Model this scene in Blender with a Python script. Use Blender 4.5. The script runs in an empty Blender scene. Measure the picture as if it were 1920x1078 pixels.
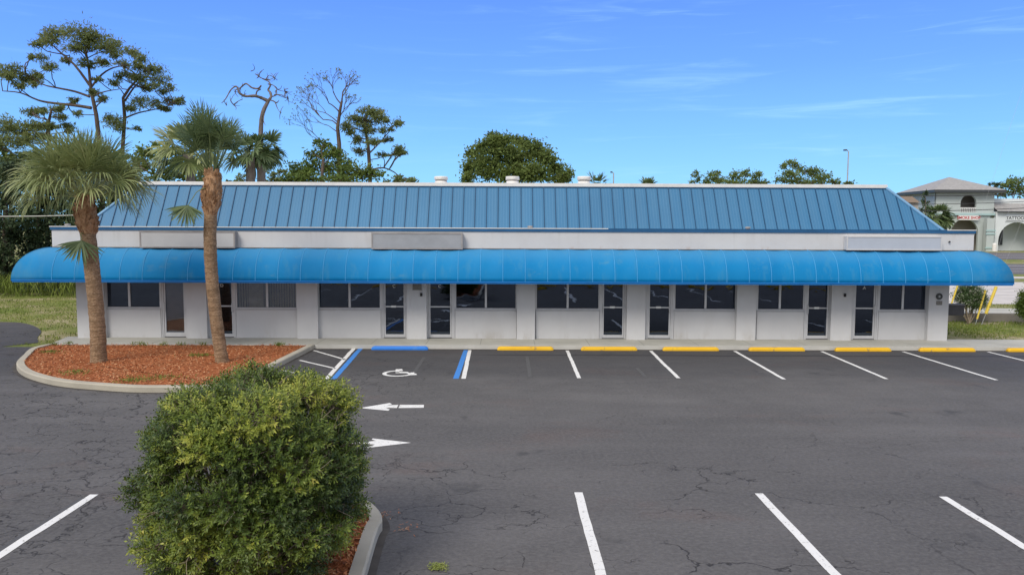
import bpy, bmesh, math, random
import numpy as np
from mathutils import Vector, Matrix, noise
random.seed(7); rng = np.random.default_rng(7)
R = math.radians
S = bpy.context.scene
COL = S.collection
# ------------------------------------------------------------------ camera
FPX = 1400.0; CH = 3.97
PITCH = math.atan(109/FPX); YAW = R(0.4); ROLL = 0.0042
fw = Vector((math.sin(YAW)*math.cos(PITCH), math.cos(YAW)*math.cos(PITCH), -math.sin(PITCH)))
rt = Vector((math.cos(YAW), -math.sin(YAW), 0)); up = rt.cross(fw)
rt2 = rt*math.cos(ROLL)+up*math.sin(ROLL); up2 = -rt*math.sin(ROLL)+up*math.cos(ROLL)
cam = bpy.data.cameras.new('camera'); camo = bpy.data.objects.new('camera', cam); COL.objects.link(camo)
M3 = Matrix((rt2, up2, -fw)).transposed()
camo.matrix_world = Matrix.Translation((0, 0, CH)) @ M3.to_4x4()
cam.sensor_width = 36; cam.lens = 36*FPX/1920; cam.clip_end = 3000; cam.clip_start = 0.1
S.camera = camo
# ------------------------------------------------------------------ world and sun
SUN_EL, SUN_AZ = R(42), R(212)      # azimuth from +Y clockwise: behind the viewer, to the left
W = bpy.data.worlds.new('World'); S.world = W; W.use_nodes = True
nt = W.node_tree; nt.nodes.clear()
def N(nt, typ, **kw):
    n = nt.nodes.new(typ)
    for k, v in kw.items():
        if k.startswith('i_'):
            n.inputs[int(k[2:])].default_value = v
        else: setattr(n, k, v)
    return n
out = N(nt, 'ShaderNodeOutputWorld'); bg = N(nt, 'ShaderNodeBackground'); bg.inputs[1].default_value = 0.10
sky = N(nt, 'ShaderNodeTexSky', sky_type='NISHITA', sun_disc=False, sun_elevation=SUN_EL, sun_rotation=SUN_AZ,
        altitude=10, air_density=1.0, dust_density=0.6, ozone_density=2.0)
tc = N(nt, 'ShaderNodeTexCoord'); sx = N(nt, 'ShaderNodeSeparateXYZ'); nt.links.new(tc.outputs['Generated'], sx.inputs[0])
ramp = N(nt, 'ShaderNodeValToRGB'); nt.links.new(sx.outputs[2], ramp.inputs[0])
cr = ramp.color_ramp
stops = [(0.0, (0.300, .660, .935, 1)), (0.045, (.240, .58, .945, 1)), (0.12, (.178, .455, .955, 1)), (0.20, (.130, .335, .955, 1)),
         (0.29, (.100, .255, .92, 1)), (0.50, (.07, .17, .70, 1))]
while len(cr.elements) < len(stops): cr.elements.new(0.5)
for e, (p, c) in zip(cr.elements, stops): e.position = p; e.color = c
sc = N(nt, 'ShaderNodeVectorMath', operation='SCALE'); sc.inputs[3].default_value = 10.0
nt.links.new(ramp.outputs[0], sc.inputs[0])
mx = N(nt, 'ShaderNodeMix', data_type='RGBA'); mx.inputs[0].default_value = 0.92
nt.links.new(sky.outputs[0], mx.inputs[6]); nt.links.new(sc.outputs[0], mx.inputs[7])
# thin cirrus, stretched along the horizon
mp = N(nt, 'ShaderNodeMapping'); mp.inputs[3].default_value = (1.6, 1.0, 19); mp.inputs[2].default_value = (0, R(1.6), 0)
nt.links.new(tc.outputs['Generated'], mp.inputs[0])
nz = N(nt, 'ShaderNodeTexNoise'); nz.inputs['Scale'].default_value = 3.4; nz.inputs['Detail'].default_value = 7; nz.inputs['Roughness'].default_value = .58
nz.inputs['Distortion'].default_value = .5
nt.links.new(mp.outputs[0], nz.inputs[0])
cr2 = N(nt, 'ShaderNodeMapRange', interpolation_type='SMOOTHSTEP'); cr2.inputs[1].default_value = .50; cr2.inputs[2].default_value = 1.0
nt.links.new(nz.outputs[0], cr2.inputs[0])
# more cirrus towards the upper right
mr = N(nt, 'ShaderNodeMapRange'); mr.inputs[1].default_value = -.1; mr.inputs[2].default_value = .5; mr.inputs[3].default_value = .25; mr.inputs[4].default_value = .95
nt.links.new(sx.outputs[0], mr.inputs[0])
mm = N(nt, 'ShaderNodeMath', operation='MULTIPLY'); nt.links.new(cr2.outputs[0], mm.inputs[0]); nt.links.new(mr.outputs[0], mm.inputs[1])
m2 = N(nt, 'ShaderNodeMix', data_type='RGBA'); m2.inputs[7].default_value = (4.6, 7.6, 9.8, 1)
nt.links.new(mm.outputs[0], m2.inputs[0]); nt.links.new(mx.outputs[2], m2.inputs[6])
# added unseen white veil overhead and behind, softens and neutralises the fill light
mv = N(nt, 'ShaderNodeMapRange', interpolation_type='SMOOTHSTEP'); mv.inputs[1].default_value = .36; mv.inputs[2].default_value = .62
nt.links.new(sx.outputs[2], mv.inputs[0])
mb = N(nt, 'ShaderNodeMapRange', interpolation_type='SMOOTHSTEP'); mb.inputs[1].default_value = .15; mb.inputs[2].default_value = -.5; mb.inputs[3].default_value = 0; mb.inputs[4].default_value = .9
nt.links.new(sx.outputs[1], mb.inputs[0])
mmx = N(nt, 'ShaderNodeMath', operation='MAXIMUM'); nt.links.new(mv.outputs[0], mmx.inputs[0]); nt.links.new(mb.outputs[0], mmx.inputs[1])
m3 = N(nt, 'ShaderNodeMix', data_type='RGBA'); m3.inputs[7].default_value = (6.6, 6.7, 7.0, 1)
nt.links.new(mmx.outputs[0], m3.inputs[0]); nt.links.new(m2.outputs[2], m3.inputs[6])
nt.links.new(m3.outputs[2], bg.inputs[0]); nt.links.new(bg.outputs[0], out.inputs[0])
sl = bpy.data.lights.new('sun', 'SUN'); sl.energy = 1.75; sl.angle = R(24); sl.color = (1.0, .93, .82)
so = bpy.data.objects.new('sun', sl); COL.objects.link(so)
sd = Vector((math.sin(SUN_AZ)*math.cos(SUN_EL), math.cos(SUN_AZ)*math.cos(SUN_EL), math.sin(SUN_EL)))
so.rotation_euler = sd.to_track_quat('Z', 'Y').to_euler(); so.location = sd*60
S.view_settings.view_transform = 'Standard'; S.view_settings.look = 'None'; S.view_settings.exposure = 0.42; S.view_settings.gamma = 1
# ------------------------------------------------------------------ measuring helpers (photo pixel + a known real plane -> metres)
def ray(px, py): return fw + rt2*((px-960)/FPX) + up2*((539-py)/FPX)
def gp(px, py, z=0.0):
    d = ray(px, py); t = (z-CH)/d.z; return (d.x*t, d.y*t)
def fp(px, py, Y):
    d = ray(px, py); t = Y/d.y; return (d.x*t, CH+d.z*t)
def zp(py, Y, px=960): return fp(px, py, Y)[1]
# ------------------------------------------------------------------ materials
MATS = {}
class G:
    """small wrapper for building node materials"""
    def __init__(s, name):
        s.m = bpy.data.materials.new(name); s.m.use_nodes = True; s.nt = s.m.node_tree; s.nt.nodes.clear()
        s.o = s.n('ShaderNodeOutputMaterial'); s.b = s.n('ShaderNodeBsdfPrincipled'); s.l(s.b.outputs[0], s.o.inputs[0])
        s.tc = s.n('ShaderNodeTexCoord'); MATS[name] = s.m
    def n(s, t, **kw): return N(s.nt, t, **kw)
    def l(s, a, b): s.nt.links.new(a, b)
    def noise(s, scale, detail=4, rough=.55, vec=None, dist=0, out=0, stretch=None):
        n = s.n('ShaderNodeTexNoise'); n.inputs['Scale'].default_value = scale; n.inputs['Detail'].default_value = detail
        n.inputs['Roughness'].default_value = rough; n.inputs['Distortion'].default_value = dist
        v = vec or s.tc.outputs['Object']
        if stretch:
            mp = s.n('ShaderNodeMapping'); mp.inputs[3].default_value = stretch; s.l(v, mp.inputs[0]); v = mp.outputs[0]
        s.l(v, n.inputs[0]); return n.outputs[out]
    def mr(s, v, a, b, c=0., d=1., smooth=False):
        n = s.n('ShaderNodeMapRange'); 
        if smooth: n.interpolation_type = 'SMOOTHSTEP'
        for i, x in enumerate((a, b, c, d)): n.inputs[i+1].default_value = x
        s.l(v, n.inputs[0]); return n.outputs[0]
    def math(s, op, a, b=None):
        n = s.n('ShaderNodeMath', operation=op)
        for i, x in enumerate((a, b)):
            if x is None: continue
            if isinstance(x, (int, float)): n.inputs[i].default_value = x
            else: s.l(x, n.inputs[i])
        return n.outputs[0]
    def mix(s, f, a, b, blend='MIX'):
        n = s.n('ShaderNodeMix', data_type='RGBA', blend_type=blend)
        if isinstance(f, (int, float)): n.inputs[0].default_value = f
        else: s.l(f, n.inputs[0])
        for i, x in ((6, a), (7, b)):
            if isinstance(x, tuple): n.inputs[i].default_value = (*x, 1) if len(x) == 3 else x
            else: s.l(x, n.inputs[i])
        return n.outputs[2]
    def ramp(s, v, st):
        n = s.n('ShaderNodeValToRGB'); e = n.color_ramp.elements
        while len(e) < len(st): e.new(.5)
        for q, (p, c) in zip(e, st): q.position = p; q.color = (*c, 1)
        s.l(v, n.inputs[0]); return n.outputs[0]
    def bump(s, h, dist=.01, strength=.5):
        n = s.n('ShaderNodeBump'); n.inputs['Strength'].default_value = strength; n.inputs['Distance'].default_value = dist
        s.l(h, n.inputs['Height']); s.l(n.outputs[0], s.b.inputs['Normal']); return n
    def color(s, c):
        if isinstance(c, tuple): s.b.inputs['Base Color'].default_value = (*c, 1)
        else: s.l(c, s.b.inputs['Base Color'])
        return s
    def set(s, rough=None, spec=None, metal=None):
        if rough is not None:
            if isinstance(rough, (int, float)): s.b.inputs['Roughness'].default_value = rough
            else: s.l(rough, s.b.inputs['Roughness'])
        if spec is not None: s.b.inputs['Specular IOR Level'].default_value = spec
        if metal is not None: s.b.inputs['Metallic'].default_value = metal
        return s
def simple(name, c, rough=.6, var=.12, scale=3, spec=.4, metal=0, bump=0, bscale=60):
    g = G(name); n = g.noise(scale, 5, .6)
    g.color(g.mix(g.mr(n, .3, .7), tuple(x*(1-var) for x in c), tuple(min(1, x*(1+var)) for x in c))); g.set(rough, spec, metal)
    if bump: g.bump(g.noise(bscale, 3), bump, .6)
    return g.m
# asphalt ---------------------------------------------------------
def make_asphalt():
    g = G('asphalt'); o = g.tc.outputs['Object']
    big = g.noise(.16, 4, .55, dist=.3); mid = g.noise(.9, 5, .6); fine = g.noise(60, 2, .7); streak = g.noise(.5, 5, .6, stretch=(.22, 1.6, 1))
    c = g.ramp(g.math('ADD', g.math('MULTIPLY', big, .55), g.math('MULTIPLY', streak, .45)),
               [(.30, (.064, .061, .061)), (.43, (.098, .092, .091)), (.54, (.126, .118, .116)), (.70, (.172, .162, .158))])
    c = g.mix(g.mr(mid, .35, .7, 0, .35), c, (.075, .073, .078))
    red = g.mr(g.noise(.33, 4, .6, dist=.4, stretch=(1, 1.7, 1)), .54, .70, 0, .30, True)
    c = g.mix(red, c, (.155, .095, .080))
    c = g.mix(g.mr(fine, .35, .7, 0, .5), c, (.045, .045, .048))
    c = g.mix(g.mr(g.noise(140, 1, .5), .66, .74, 0, .55), c, (.22, .21, .20))
    c = g.mix(g.mr(g.noise(15, 3, .75), .42, .70, 0, .45), c, (.17, .165, .16)); c = g.mix(g.mr(g.noise(22, 3, .8, stretch=(.5, 1.4, 1)), .50, .72, 0, .55), c, (.045, .045, .047))
    oil = g.mr(g.noise(.75, 3, .6, stretch=(1, .8, 1)), .63, .72, 0, .55, True); c = g.mix(oil, c, (.04, .04, .042))
    # darker newer sealer near the shop front, browner towards the bottom
    sp = g.n('ShaderNodeSeparateXYZ'); g.l(o, sp.inputs[0])
    band = g.math('MULTIPLY', g.mr(g.math('ADD', sp.outputs[1], g.math('MULTIPLY', mid, 1.6)), 18.5, 22.5, 0, 1, True), .52)
    c = g.mix(band, c, (.040, .040, .045))
    seam = g.math('MULTIPLY', g.mr(g.math('ABSOLUTE', g.math('SUBTRACT', g.math('ADD', sp.outputs[1], g.math('MULTIPLY', g.noise(.8, 3), .25)), 23.55)), .04, .16, .75, 0, True), g.mr(sp.outputs[0], -1.5, 0, 0, 1))
    c = g.mix(seam, c, (.028, .028, .032))
    # cracks
    wob = g.n('ShaderNodeVectorMath', operation='ADD'); g.l(o, wob.inputs[0])
    nn = g.n('ShaderNodeTexNoise'); nn.inputs['Scale'].default_value = 1.7; nn.inputs['Detail'].default_value = 4; nn.inputs['Roughness'].default_value = .55; g.l(o, nn.inputs[0])
    ns = g.n('ShaderNodeVectorMath', operation='SCALE'); ns.inputs[3].default_value = 1.15; g.l(nn.outputs[1], ns.inputs[0]); g.l(ns.outputs[0], wob.inputs[1])
    def crack(scale, w, mask_scale, a, b, off, strength):
        v = g.n('ShaderNodeTexVoronoi', feature='DISTANCE_TO_EDGE', voronoi_dimensions='2D'); v.inputs['Scale'].default_value = scale
        mpn = g.n('ShaderNodeMapping'); mpn.inputs[1].default_value = (off, off*.7, 0); mpn.inputs[3].default_value = (.75, 1.15, 1); g.l(wob.outputs[0], mpn.inputs[0]); g.l(mpn.outputs[0], v.inputs[0])
        line = g.mr(v.outputs[0], w*.3, w, 1, 0)
        mk = g.mr(g.noise(mask_scale, 5, .65, stretch=(1, 1.2, 1), vec=mpn.outputs[0]), a, b, 0, strength, True)
        return g.math('MULTIPLY', line, mk)
    near = g.math('MULTIPLY', g.mr(sp.outputs[1], 11, 17, 1, .30), g.mr(sp.outputs[0], 2.5, 8, 1, .55))
    left = g.mr(sp.outputs[0], -4.5, 0.5, 1, 0, True)
    c1 = crack(.38, .009, .35, .46, .56, 3.1, .8); c2 = crack(1.25, .020, .42, .51, .60, 9.7, .9); c3 = crack(2.6, .034, .55, .54, .63, 21.3, .8)
    ck = g.math('MULTIPLY', g.math('MAXIMUM', c1, g.math('MAXIMUM', c2, c3)), near)
    c4 = g.math('MULTIPLY', crack(1.05, .022, .5, .44, .56, 31.0, .85), left); c5 = g.math('MULTIPLY', crack(2.3, .034, .7, .44, .56, 47.0, .8), left); c4 = g.math('MAXIMUM', c4, c5)
    ck = g.math('MAXIMUM', ck, c4)
    c = g.mix(g.math('MINIMUM', ck, .9), c, (.018, .017, .018))
    g.color(c).set(g.mr(mid, .3, .7, .78, .95), .3)
    g.bump(g.math('SUBTRACT', g.math('MULTIPLY', fine, .35), ck), .006, .5)
    return g.m
make_asphalt()
def make_stucco():
    g = G('stucco'); n = g.noise(.7, 5, .6); f = g.noise(90, 2, .6)
    sp = g.n('ShaderNodeSeparateXYZ'); g.l(g.tc.outputs['Object'], sp.inputs[0])
    c = g.mix(g.mr(n, .3, .7), (.545, .545, .555), (.605, .605, .61))
    dirt = g.math('MULTIPLY', g.mr(g.noise(1.2, 6, .7, stretch=(1, 1, .3)), .50, .70, 0, .55, True), g.mr(sp.outputs[2], .15, .50, 1, .22, True))
    c = g.mix(dirt, c, (.40, .37, .33))
    rust = g.math('MULTIPLY', g.mr(g.noise(2.0, 5, .7, stretch=(1, 1, .6)), .55, .68, 0, .6, True), g.mr(g.math('ABSOLUTE', g.math('SUBTRACT', sp.outputs[2], 3.28)), .03, .16, 1, 0))
    c = g.mix(rust, c, (.42, .30, .25))
    drip = g.math('MULTIPLY', g.mr(g.noise(5, 4, .6, stretch=(1, 1, .06)), .54, .72, 0, .34, True), g.mr(sp.outputs[2], 3.2, 3.9, .1, 1))
    c = g.mix(drip, c, (.42, .41, .40))
    g.color(c).set(.85, .3); g.bump(f, .006, .5); return g.m
make_stucco()
def make_awning():
    g = G('awning_vinyl'); o = g.tc.outputs['Object']; sp = g.n('ShaderNodeSeparateXYZ'); g.l(o, sp.inputs[0])
    n = g.noise(.35, 4, .6); pan = g.noise(.9, 1, .5, stretch=(1.35, .01, .01))
    c = g.mix(g.mr(n, .3, .7), (.001, .175, .43), (.002, .205, .48))
    c = g.mix(g.mr(pan, .35, .68, 0, .35), c, (.012, .235, .50))
    # sky reflection painted pale along the top; the two ends are weathered
    sky_sheen = g.mr(sp.outputs[2], 2.75, 3.25, 0, .42, True)
    c = g.mix(sky_sheen, c, (.09, .29, .50))
    ends = g.mr(g.math('ABSOLUTE', sp.outputs[0]), 14.6, 16.8, 0, .6, True)
    ed = g.math('MULTIPLY', ends, g.mr(g.noise(1.6, 6, .7), .4, .66))
    c = g.mix(ed, c, (.09, .24, .34))
    mark = g.mr(g.noise(.9, 6, .72, stretch=(1, 1, 2.5)), .60, .68, 0, .28, True)
    strk = g.mr(g.noise(4.5, 4, .6, stretch=(1, 1, .12)), .50, .72, 0, .38, True); c = g.mix(strk, c, (.05, .24, .42))
    c = g.mix(mark, c, (.10, .26, .38))
    g.color(c).set(.6, .16); g.bump(g.noise(2.2, 3, .5), .03, .35)
    pass
    return g.m
make_awning()
def make_roof():
    g = G('roof_metal'); o = g.tc.outputs['Object']; sp = g.n('ShaderNodeSeparateXYZ'); g.l(o, sp.inputs[0])
    n = g.noise(.25, 5, .6); st = g.noise(1.1, 5, .6, stretch=(3, .3, .15))
    c = g.mix(g.mr(n, .35, .65), (.036, .155, .305), (.048, .182, .345))
    c = g.mix(g.mr(st, .4, .75, 0, .35), c, (.08, .19, .31))
    fx = g.math('FRACT', g.math('MULTIPLY', sp.outputs[0], 1/.1015))
    tri = g.math('ABSOLUTE', g.math('SUBTRACT', fx, .5))
    c = g.mix(g.mr(tri, .33, .48, 0, .35, True), c, (.085, .23, .40))
    g.color(c).set(.5, .35, .0); g.bump(g.mr(tri, .25, .45, 0, 1, True), .004, .8); return g.m
make_roof()
simple('roof_seam', (.014, .070, .155), .45, .15, 2)
simple('fascia_blue', (.016, .10, .235), .4, .15, 1.5)
simple('hip_blue', (.16, .33, .52), .45, .12, 2)
simple('awning_seam', (.08, .36, .66), .5, .1, 3)
simple('awning_valance', (.005, .17, .50), .5, .1, 3)
simple('trim_white', (.70, .70, .69), .55, .08, 3)
simple('aluminium', (.42, .42, .43), .45, .06, 4, .5, .25)
simple('aluminium_light', (.56, .56, .57), .5, .06, 4, .5, .1)
simple('trim_dark', (.10, .10, .105), .6)  # dark grey of gaskets, thresholds and awning flashing
simple('sign_face', (.42, .44, .47), .5, .07, 1.3)
simple('sign_metal', (.30, .285, .28), .55, .25, 2.5)
simple('vent_white', (.74, .72, .69), .6, .12, 6)
simple('vent_dark', (.18, .16, .15), .7, .2, 6)
simple('black_plastic', (.012, .012, .013), .45)
simple('plaque_grey', (.20, .19, .17), .6, .2, 14)
simple('plaque_dark', (.055, .06, .06), .5, .3, 20)
simple('white_ink', (.78, .78, .76), .6, .04)
simple('red_ink', (.50, .02, .03), .6, .06)
simple('dark_ink', (.03, .03, .035), .6, .06)
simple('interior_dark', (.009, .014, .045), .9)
simple('brown_door', (.17, .11, .075), .7, .2, 3)
simple('blind_tan', (.34, .29, .21), .8, .15, 6)
simple('soffit', (.42, .41, .39), .8)
simple('galvanised', (.40, .41, .42), .5, .1, 5, .5, .4)
simple('box_grey', (.062, .060, .064), .7, .2, 6)
simple('box_post', (.17, .16, .155), .75, .2, 6)
simple('roof_deck', (.55, .54, .52), .8)
simple('teal_stucco', (.47, .52, .51), .85, .06, .4)
simple('teal_trim', (.36, .50, .50), .7, .06, .4)
simple('pale_stucco', (.66, .70, .71), .85, .06, .4)
simple('shingle_grey', (.31, .30, .295), .9, .18, 3)
simple('arch_beige', (.40, .37, .33), .9, .1, .5)
simple('far_dark', (.05, .055, .06), .4, .1)
simple('wire_black', (.04, .04, .045), .6)
simple('wire_pale', (.45, .45, .42), .6)
simple('pole_wood', (.20, .15, .11), .9, .2, 4)
g = G('blue_stop'); n = g.noise(3, 5, .7); g.color(g.mix(g.mr(n, .6, .72, 0, .5), (.018, .19, .66), (.12, .30, .60))).set(.6); g.bump(g.noise(40), .004, .5)
g = G('yellow_paint'); gp_ = g.n('ShaderNodeNewGeometry').outputs['Position']; n = g.noise(2.3, 6, .74, vec=gp_)
g.color(g.mix(g.mr(n, .57, .62, 0, .8, True), g.mix(g.mr(g.noise(1.3, vec=gp_), .3, .7), (.74, .41, .008), (.80, .48, .012)), (.35, .22, .07))).set(.62); g.bump(g.noise(35), .006, .6)
g = G('guard_yellow'); g.color(g.mix(g.noise(3), (.72, .52, .05), (.80, .60, .10))).set(.5)
def paint(name, c, wear=.66, dirt=(.2, .19, .18)):
    g = G(name); n = g.noise(14, 6, .75); m = g.noise(2.2, 4, .6)
    cc = g.mix(g.mr(m, .3, .75, 0, .4), c, tuple(x*.78 for x in c))
    g.color(g.mix(g.mr(n, wear, wear+.07, 0, .8, True), cc, dirt)).set(.75, .3); g.bump(g.noise(80), .003, .4)
paint('white_paint', (.74, .73, .71), .565); paint('blue_paint', (.055, .23, .62), .64); paint('ghost_paint', (.098, .096, .098), .46, (.075, .075, .075))
def concrete(name, c, joints=None):
    g = G(name); n = g.noise(1.1, 6, .62); f = g.noise(70, 3, .65); d = g.noise(.5, 5, .6, stretch=(1, 2, 1))
    cc = g.mix(g.mr(n, .3, .7), tuple(x*.86 for x in c), tuple(x*1.08 for x in c))
    cc = g.mix(g.mr(d, .55, .72, 0, .35), cc, tuple(x*.62 for x in c)); cc = g.mix(g.mr(f, .55, .75, 0, .35), cc, tuple(x*.6 for x in c))
    if joints:
        sp = g.n('ShaderNodeSeparateXYZ'); g.l(g.tc.outputs['Object'], sp.inputs[0])
        fx = g.math('FRACT', g.math('MULTIPLY', g.math('ADD', sp.outputs[0], 50.3), 1/joints))
        cc = g.mix(g.mr(fx, .0, .014, .85, 0), cc, tuple(x*.3 for x in c))
    g.color(cc).set(.88, .25); g.bump(f, .004, .5); return g.m
concrete('sidewalk_concrete', (.46, .45, .40), 1.83); concrete('kerb_concrete', (.44, .405, .33)); concrete('wall_concrete', (.20, .185, .165)); concrete('road_concrete', (.56, .52, .48))
simple('kerb_edge_dark', (.07, .062, .055), .95, .3, 3)
concrete('nose_concrete', (.52, .51, .47))
def mulch(name):
    g = G(name); n = g.noise(24, 4, .7); b = g.noise(1.2, 5, .6)
    c = g.ramp(n, [(.3, (.15, .045, .018)), (.5, (.36, .120, .045)), (.62, (.47, .18, .075)), (.75, (.48, .23, .12))])
    c = g.mix(g.mr(b, .5, .75, 0, .35), c, (.26, .15, .075)); g.color(c).set(.95, .15); g.bump(n, .03, .9)
mulch('mulch')
def rndmat(name, st, rough=.7, transl=.0, tcol=None, spec=.3, nscale=None, namt=.5):
    """colour varies from leaf to leaf (attribute rnd) and from branch to branch (noise)"""
    g = G(name); a = g.n('ShaderNodeAttribute'); a.attribute_name = 'rnd'
    v = a.outputs['Fac']
    if nscale:
        nn = g.mr(g.noise(nscale, 3, .6), .3, .7); v = g.math('ADD', g.math('MULTIPLY', v, 1-namt), g.math('MULTIPLY', nn, namt))
    c = g.ramp(v, st); g.color(c).set(rough, spec)
    if transl:
        t = g.n('ShaderNodeBsdfTranslucent'); g.l(g.mix(.5, c, tcol or st[-1][1]), t.inputs[0])
        ms = g.n('ShaderNodeMixShader'); ms.inputs[0].default_value = transl; g.l(g.b.outputs[0], ms.inputs[1]); g.l(t.outputs[0], ms.inputs[2]); g.l(ms.outputs[0], g.o.inputs[0])
rndmat('mulch_chip', [(0, (.17, .050, .020)), (.35, (.38, .125, .048)), (.7, (.52, .20, .085)), (1, (.62, .38, .21))], .95)
rndmat('bush_leaf', [(0, (.016, .030, .008)), (.35, (.055, .092, .016)), (.62, (.165, .220, .030)), (.85, (.35, .37, .055)), (1, (.52, .42, .08))], .48, .16, (.36, .42, .05), .38, 2.6, .35)
rndmat('pine_needle', [(0, (.07, .10, .035)), (.4, (.15, .20, .07)), (.78, (.22, .28, .10)), (1, (.34, .28, .11))], .8, .42, None, .3, .28, .5)
rndmat('oak_leaf', [(0, (.055, .09, .026)), (.4, (.125, .18, .046)), (.75, (.20, .26, .07)), (1, (.30, .30, .10))], .75, .38, None, .3, .25, .5)
rndmat('dark_leaf', [(0, (.016, .032, .018)), (.4, (.042, .070, .032)), (.8, (.085, .12, .046)), (1, (.14, .16, .06))], .7, .1, None, .3, .3, .5)
rndmat('bright_leaf', [(0, (.045, .085, .018)), (.4, (.10, .16, .030)), (.75, (.165, .22, .042)), (1, (.26, .25, .07))], .65, .3, None, .3, .35, .5)
rndmat('palm_leaf', [(0, (.05, .08, .020)), (.35, (.17, .215, .075)), (.7, (.34, .37, .155)), (1, (.58, .53, .30))], .5, .22, (.30, .34, .12), .45, 1.0, .3)
rndmat('palm_leaf_dark', [(0, (.035, .065, .022)), (.5, (.12, .17, .065)), (.85, (.24, .28, .115)), (1, (.42, .40, .19))], .5, .2, (.2, .28, .1), .45, 1.0, .3)
rndmat('grass', [(0, (.07, .11, .018)), (.4, (.15, .21, .035)), (.75, (.24, .27, .07)), (1, (.42, .36, .18))], .8, .1, None, .2, .2, .5)
rndmat('flower_leaf', [(0, (.025, .055, .018)), (.45, (.06, .115, .032)), (.72, (.10, .16, .05)), (.80, (.60, .58, .50)), (1, (.75, .72, .66))], .6, .1)
def bark(name, a, b, scale=8, st=(1, 1, .25), bd=.03):
    g = G(name); n = g.noise(scale, 6, .7, stretch=st); m = g.noise(1.4, 4)
    c = g.mix(g.mr(n, .35, .65), a, b); c = g.mix(g.mr(m, .5, .75, 0, .4), c, tuple(x*.6 for x in a))
    if name == 'palm_bark':
        rg = g.noise(2.0, 4, .7, stretch=(1.2, 1.2, 9)); c = g.mix(g.mr(rg, .42, .62, 0, .55, True), c, tuple(x*.55 for x in a)); sp_k = g.mr(g.noise(30, 2, .6), .60, .70, 0, .5); c = g.mix(sp_k, c, (.48, .40, .31))
    g.color(c).set(.95, .15); g.bump(n, bd, .9)
bark('pine_bark', (.075, .055, .045), (.17, .13, .105)); bark('dead_bark', (.11, .09, .085), (.22, .19, .175)); bark('twig_bark', (.18, .14, .10), (.42, .35, .27), 20)
bark('palm_bark', (.19, .115, .065), (.42, .29, .18), 16, (1, 1, 1.6), .03); bark('palm_boot', (.22, .11, .05), (.54, .34, .20), 9, (1, 1, .6), .04)
bark('palm_bark_far', (.17, .14, .12), (.30, .26, .23), 9)
def make_ground():
    g = G('grass_ground'); a = g.noise(.35, 5, .62); b = g.noise(3, 5, .7); c = g.noise(30, 3, .7)
    col = g.ramp(g.math('ADD', g.math('MULTIPLY', a, .6), g.math('MULTIPLY', b, .4)), [(.34, (.11, .17, .030)), (.46, (.19, .22, .055)), (.53, (.29, .26, .12)), (.62, (.50, .43, .30))])
    g.color(g.mix(g.mr(c, .4, .7, 0, .5), col, (.085, .095, .028))).set(.95, .2); g.bump(c, .04, .7)
make_ground()
def make_glass(name, tint):
    g = G(name); nt = g.nt
    tr = g.n('ShaderNodeBsdfTransparent'); tr.inputs[0].default_value = tint
    gl = g.n('ShaderNodeBsdfGlossy'); gl.inputs[0].default_value = (.62, .76, 1, 1); gl.inputs[1].default_value = .012
    nzz = g.noise(1.15, 2, .5, stretch=(1, 1, 1.5)); bm = g.n('ShaderNodeBump'); bm.inputs['Strength'].default_value = .16; bm.inputs['Distance'].default_value = .022
    g.l(nzz, bm.inputs['Height']); g.l(bm.outputs[0], gl.inputs['Normal'])
    fr = g.n('ShaderNodeLayerWeight'); fr.inputs[0].default_value = .35
    fac = g.mr(fr.outputs[0], 0, 1, .085, .8)
    ms = g.n('ShaderNodeMixShader'); g.l(fac, ms.inputs[0]); g.l(tr.outputs[0], ms.inputs[1]); g.l(gl.outputs[0], ms.inputs[2]); g.l(ms.outputs[0], g.o.inputs[0])
make_glass('window_glass', (.22, .24, .32, 1)); make_glass('clear_glass', (.88, .88, .86, 1))
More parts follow.
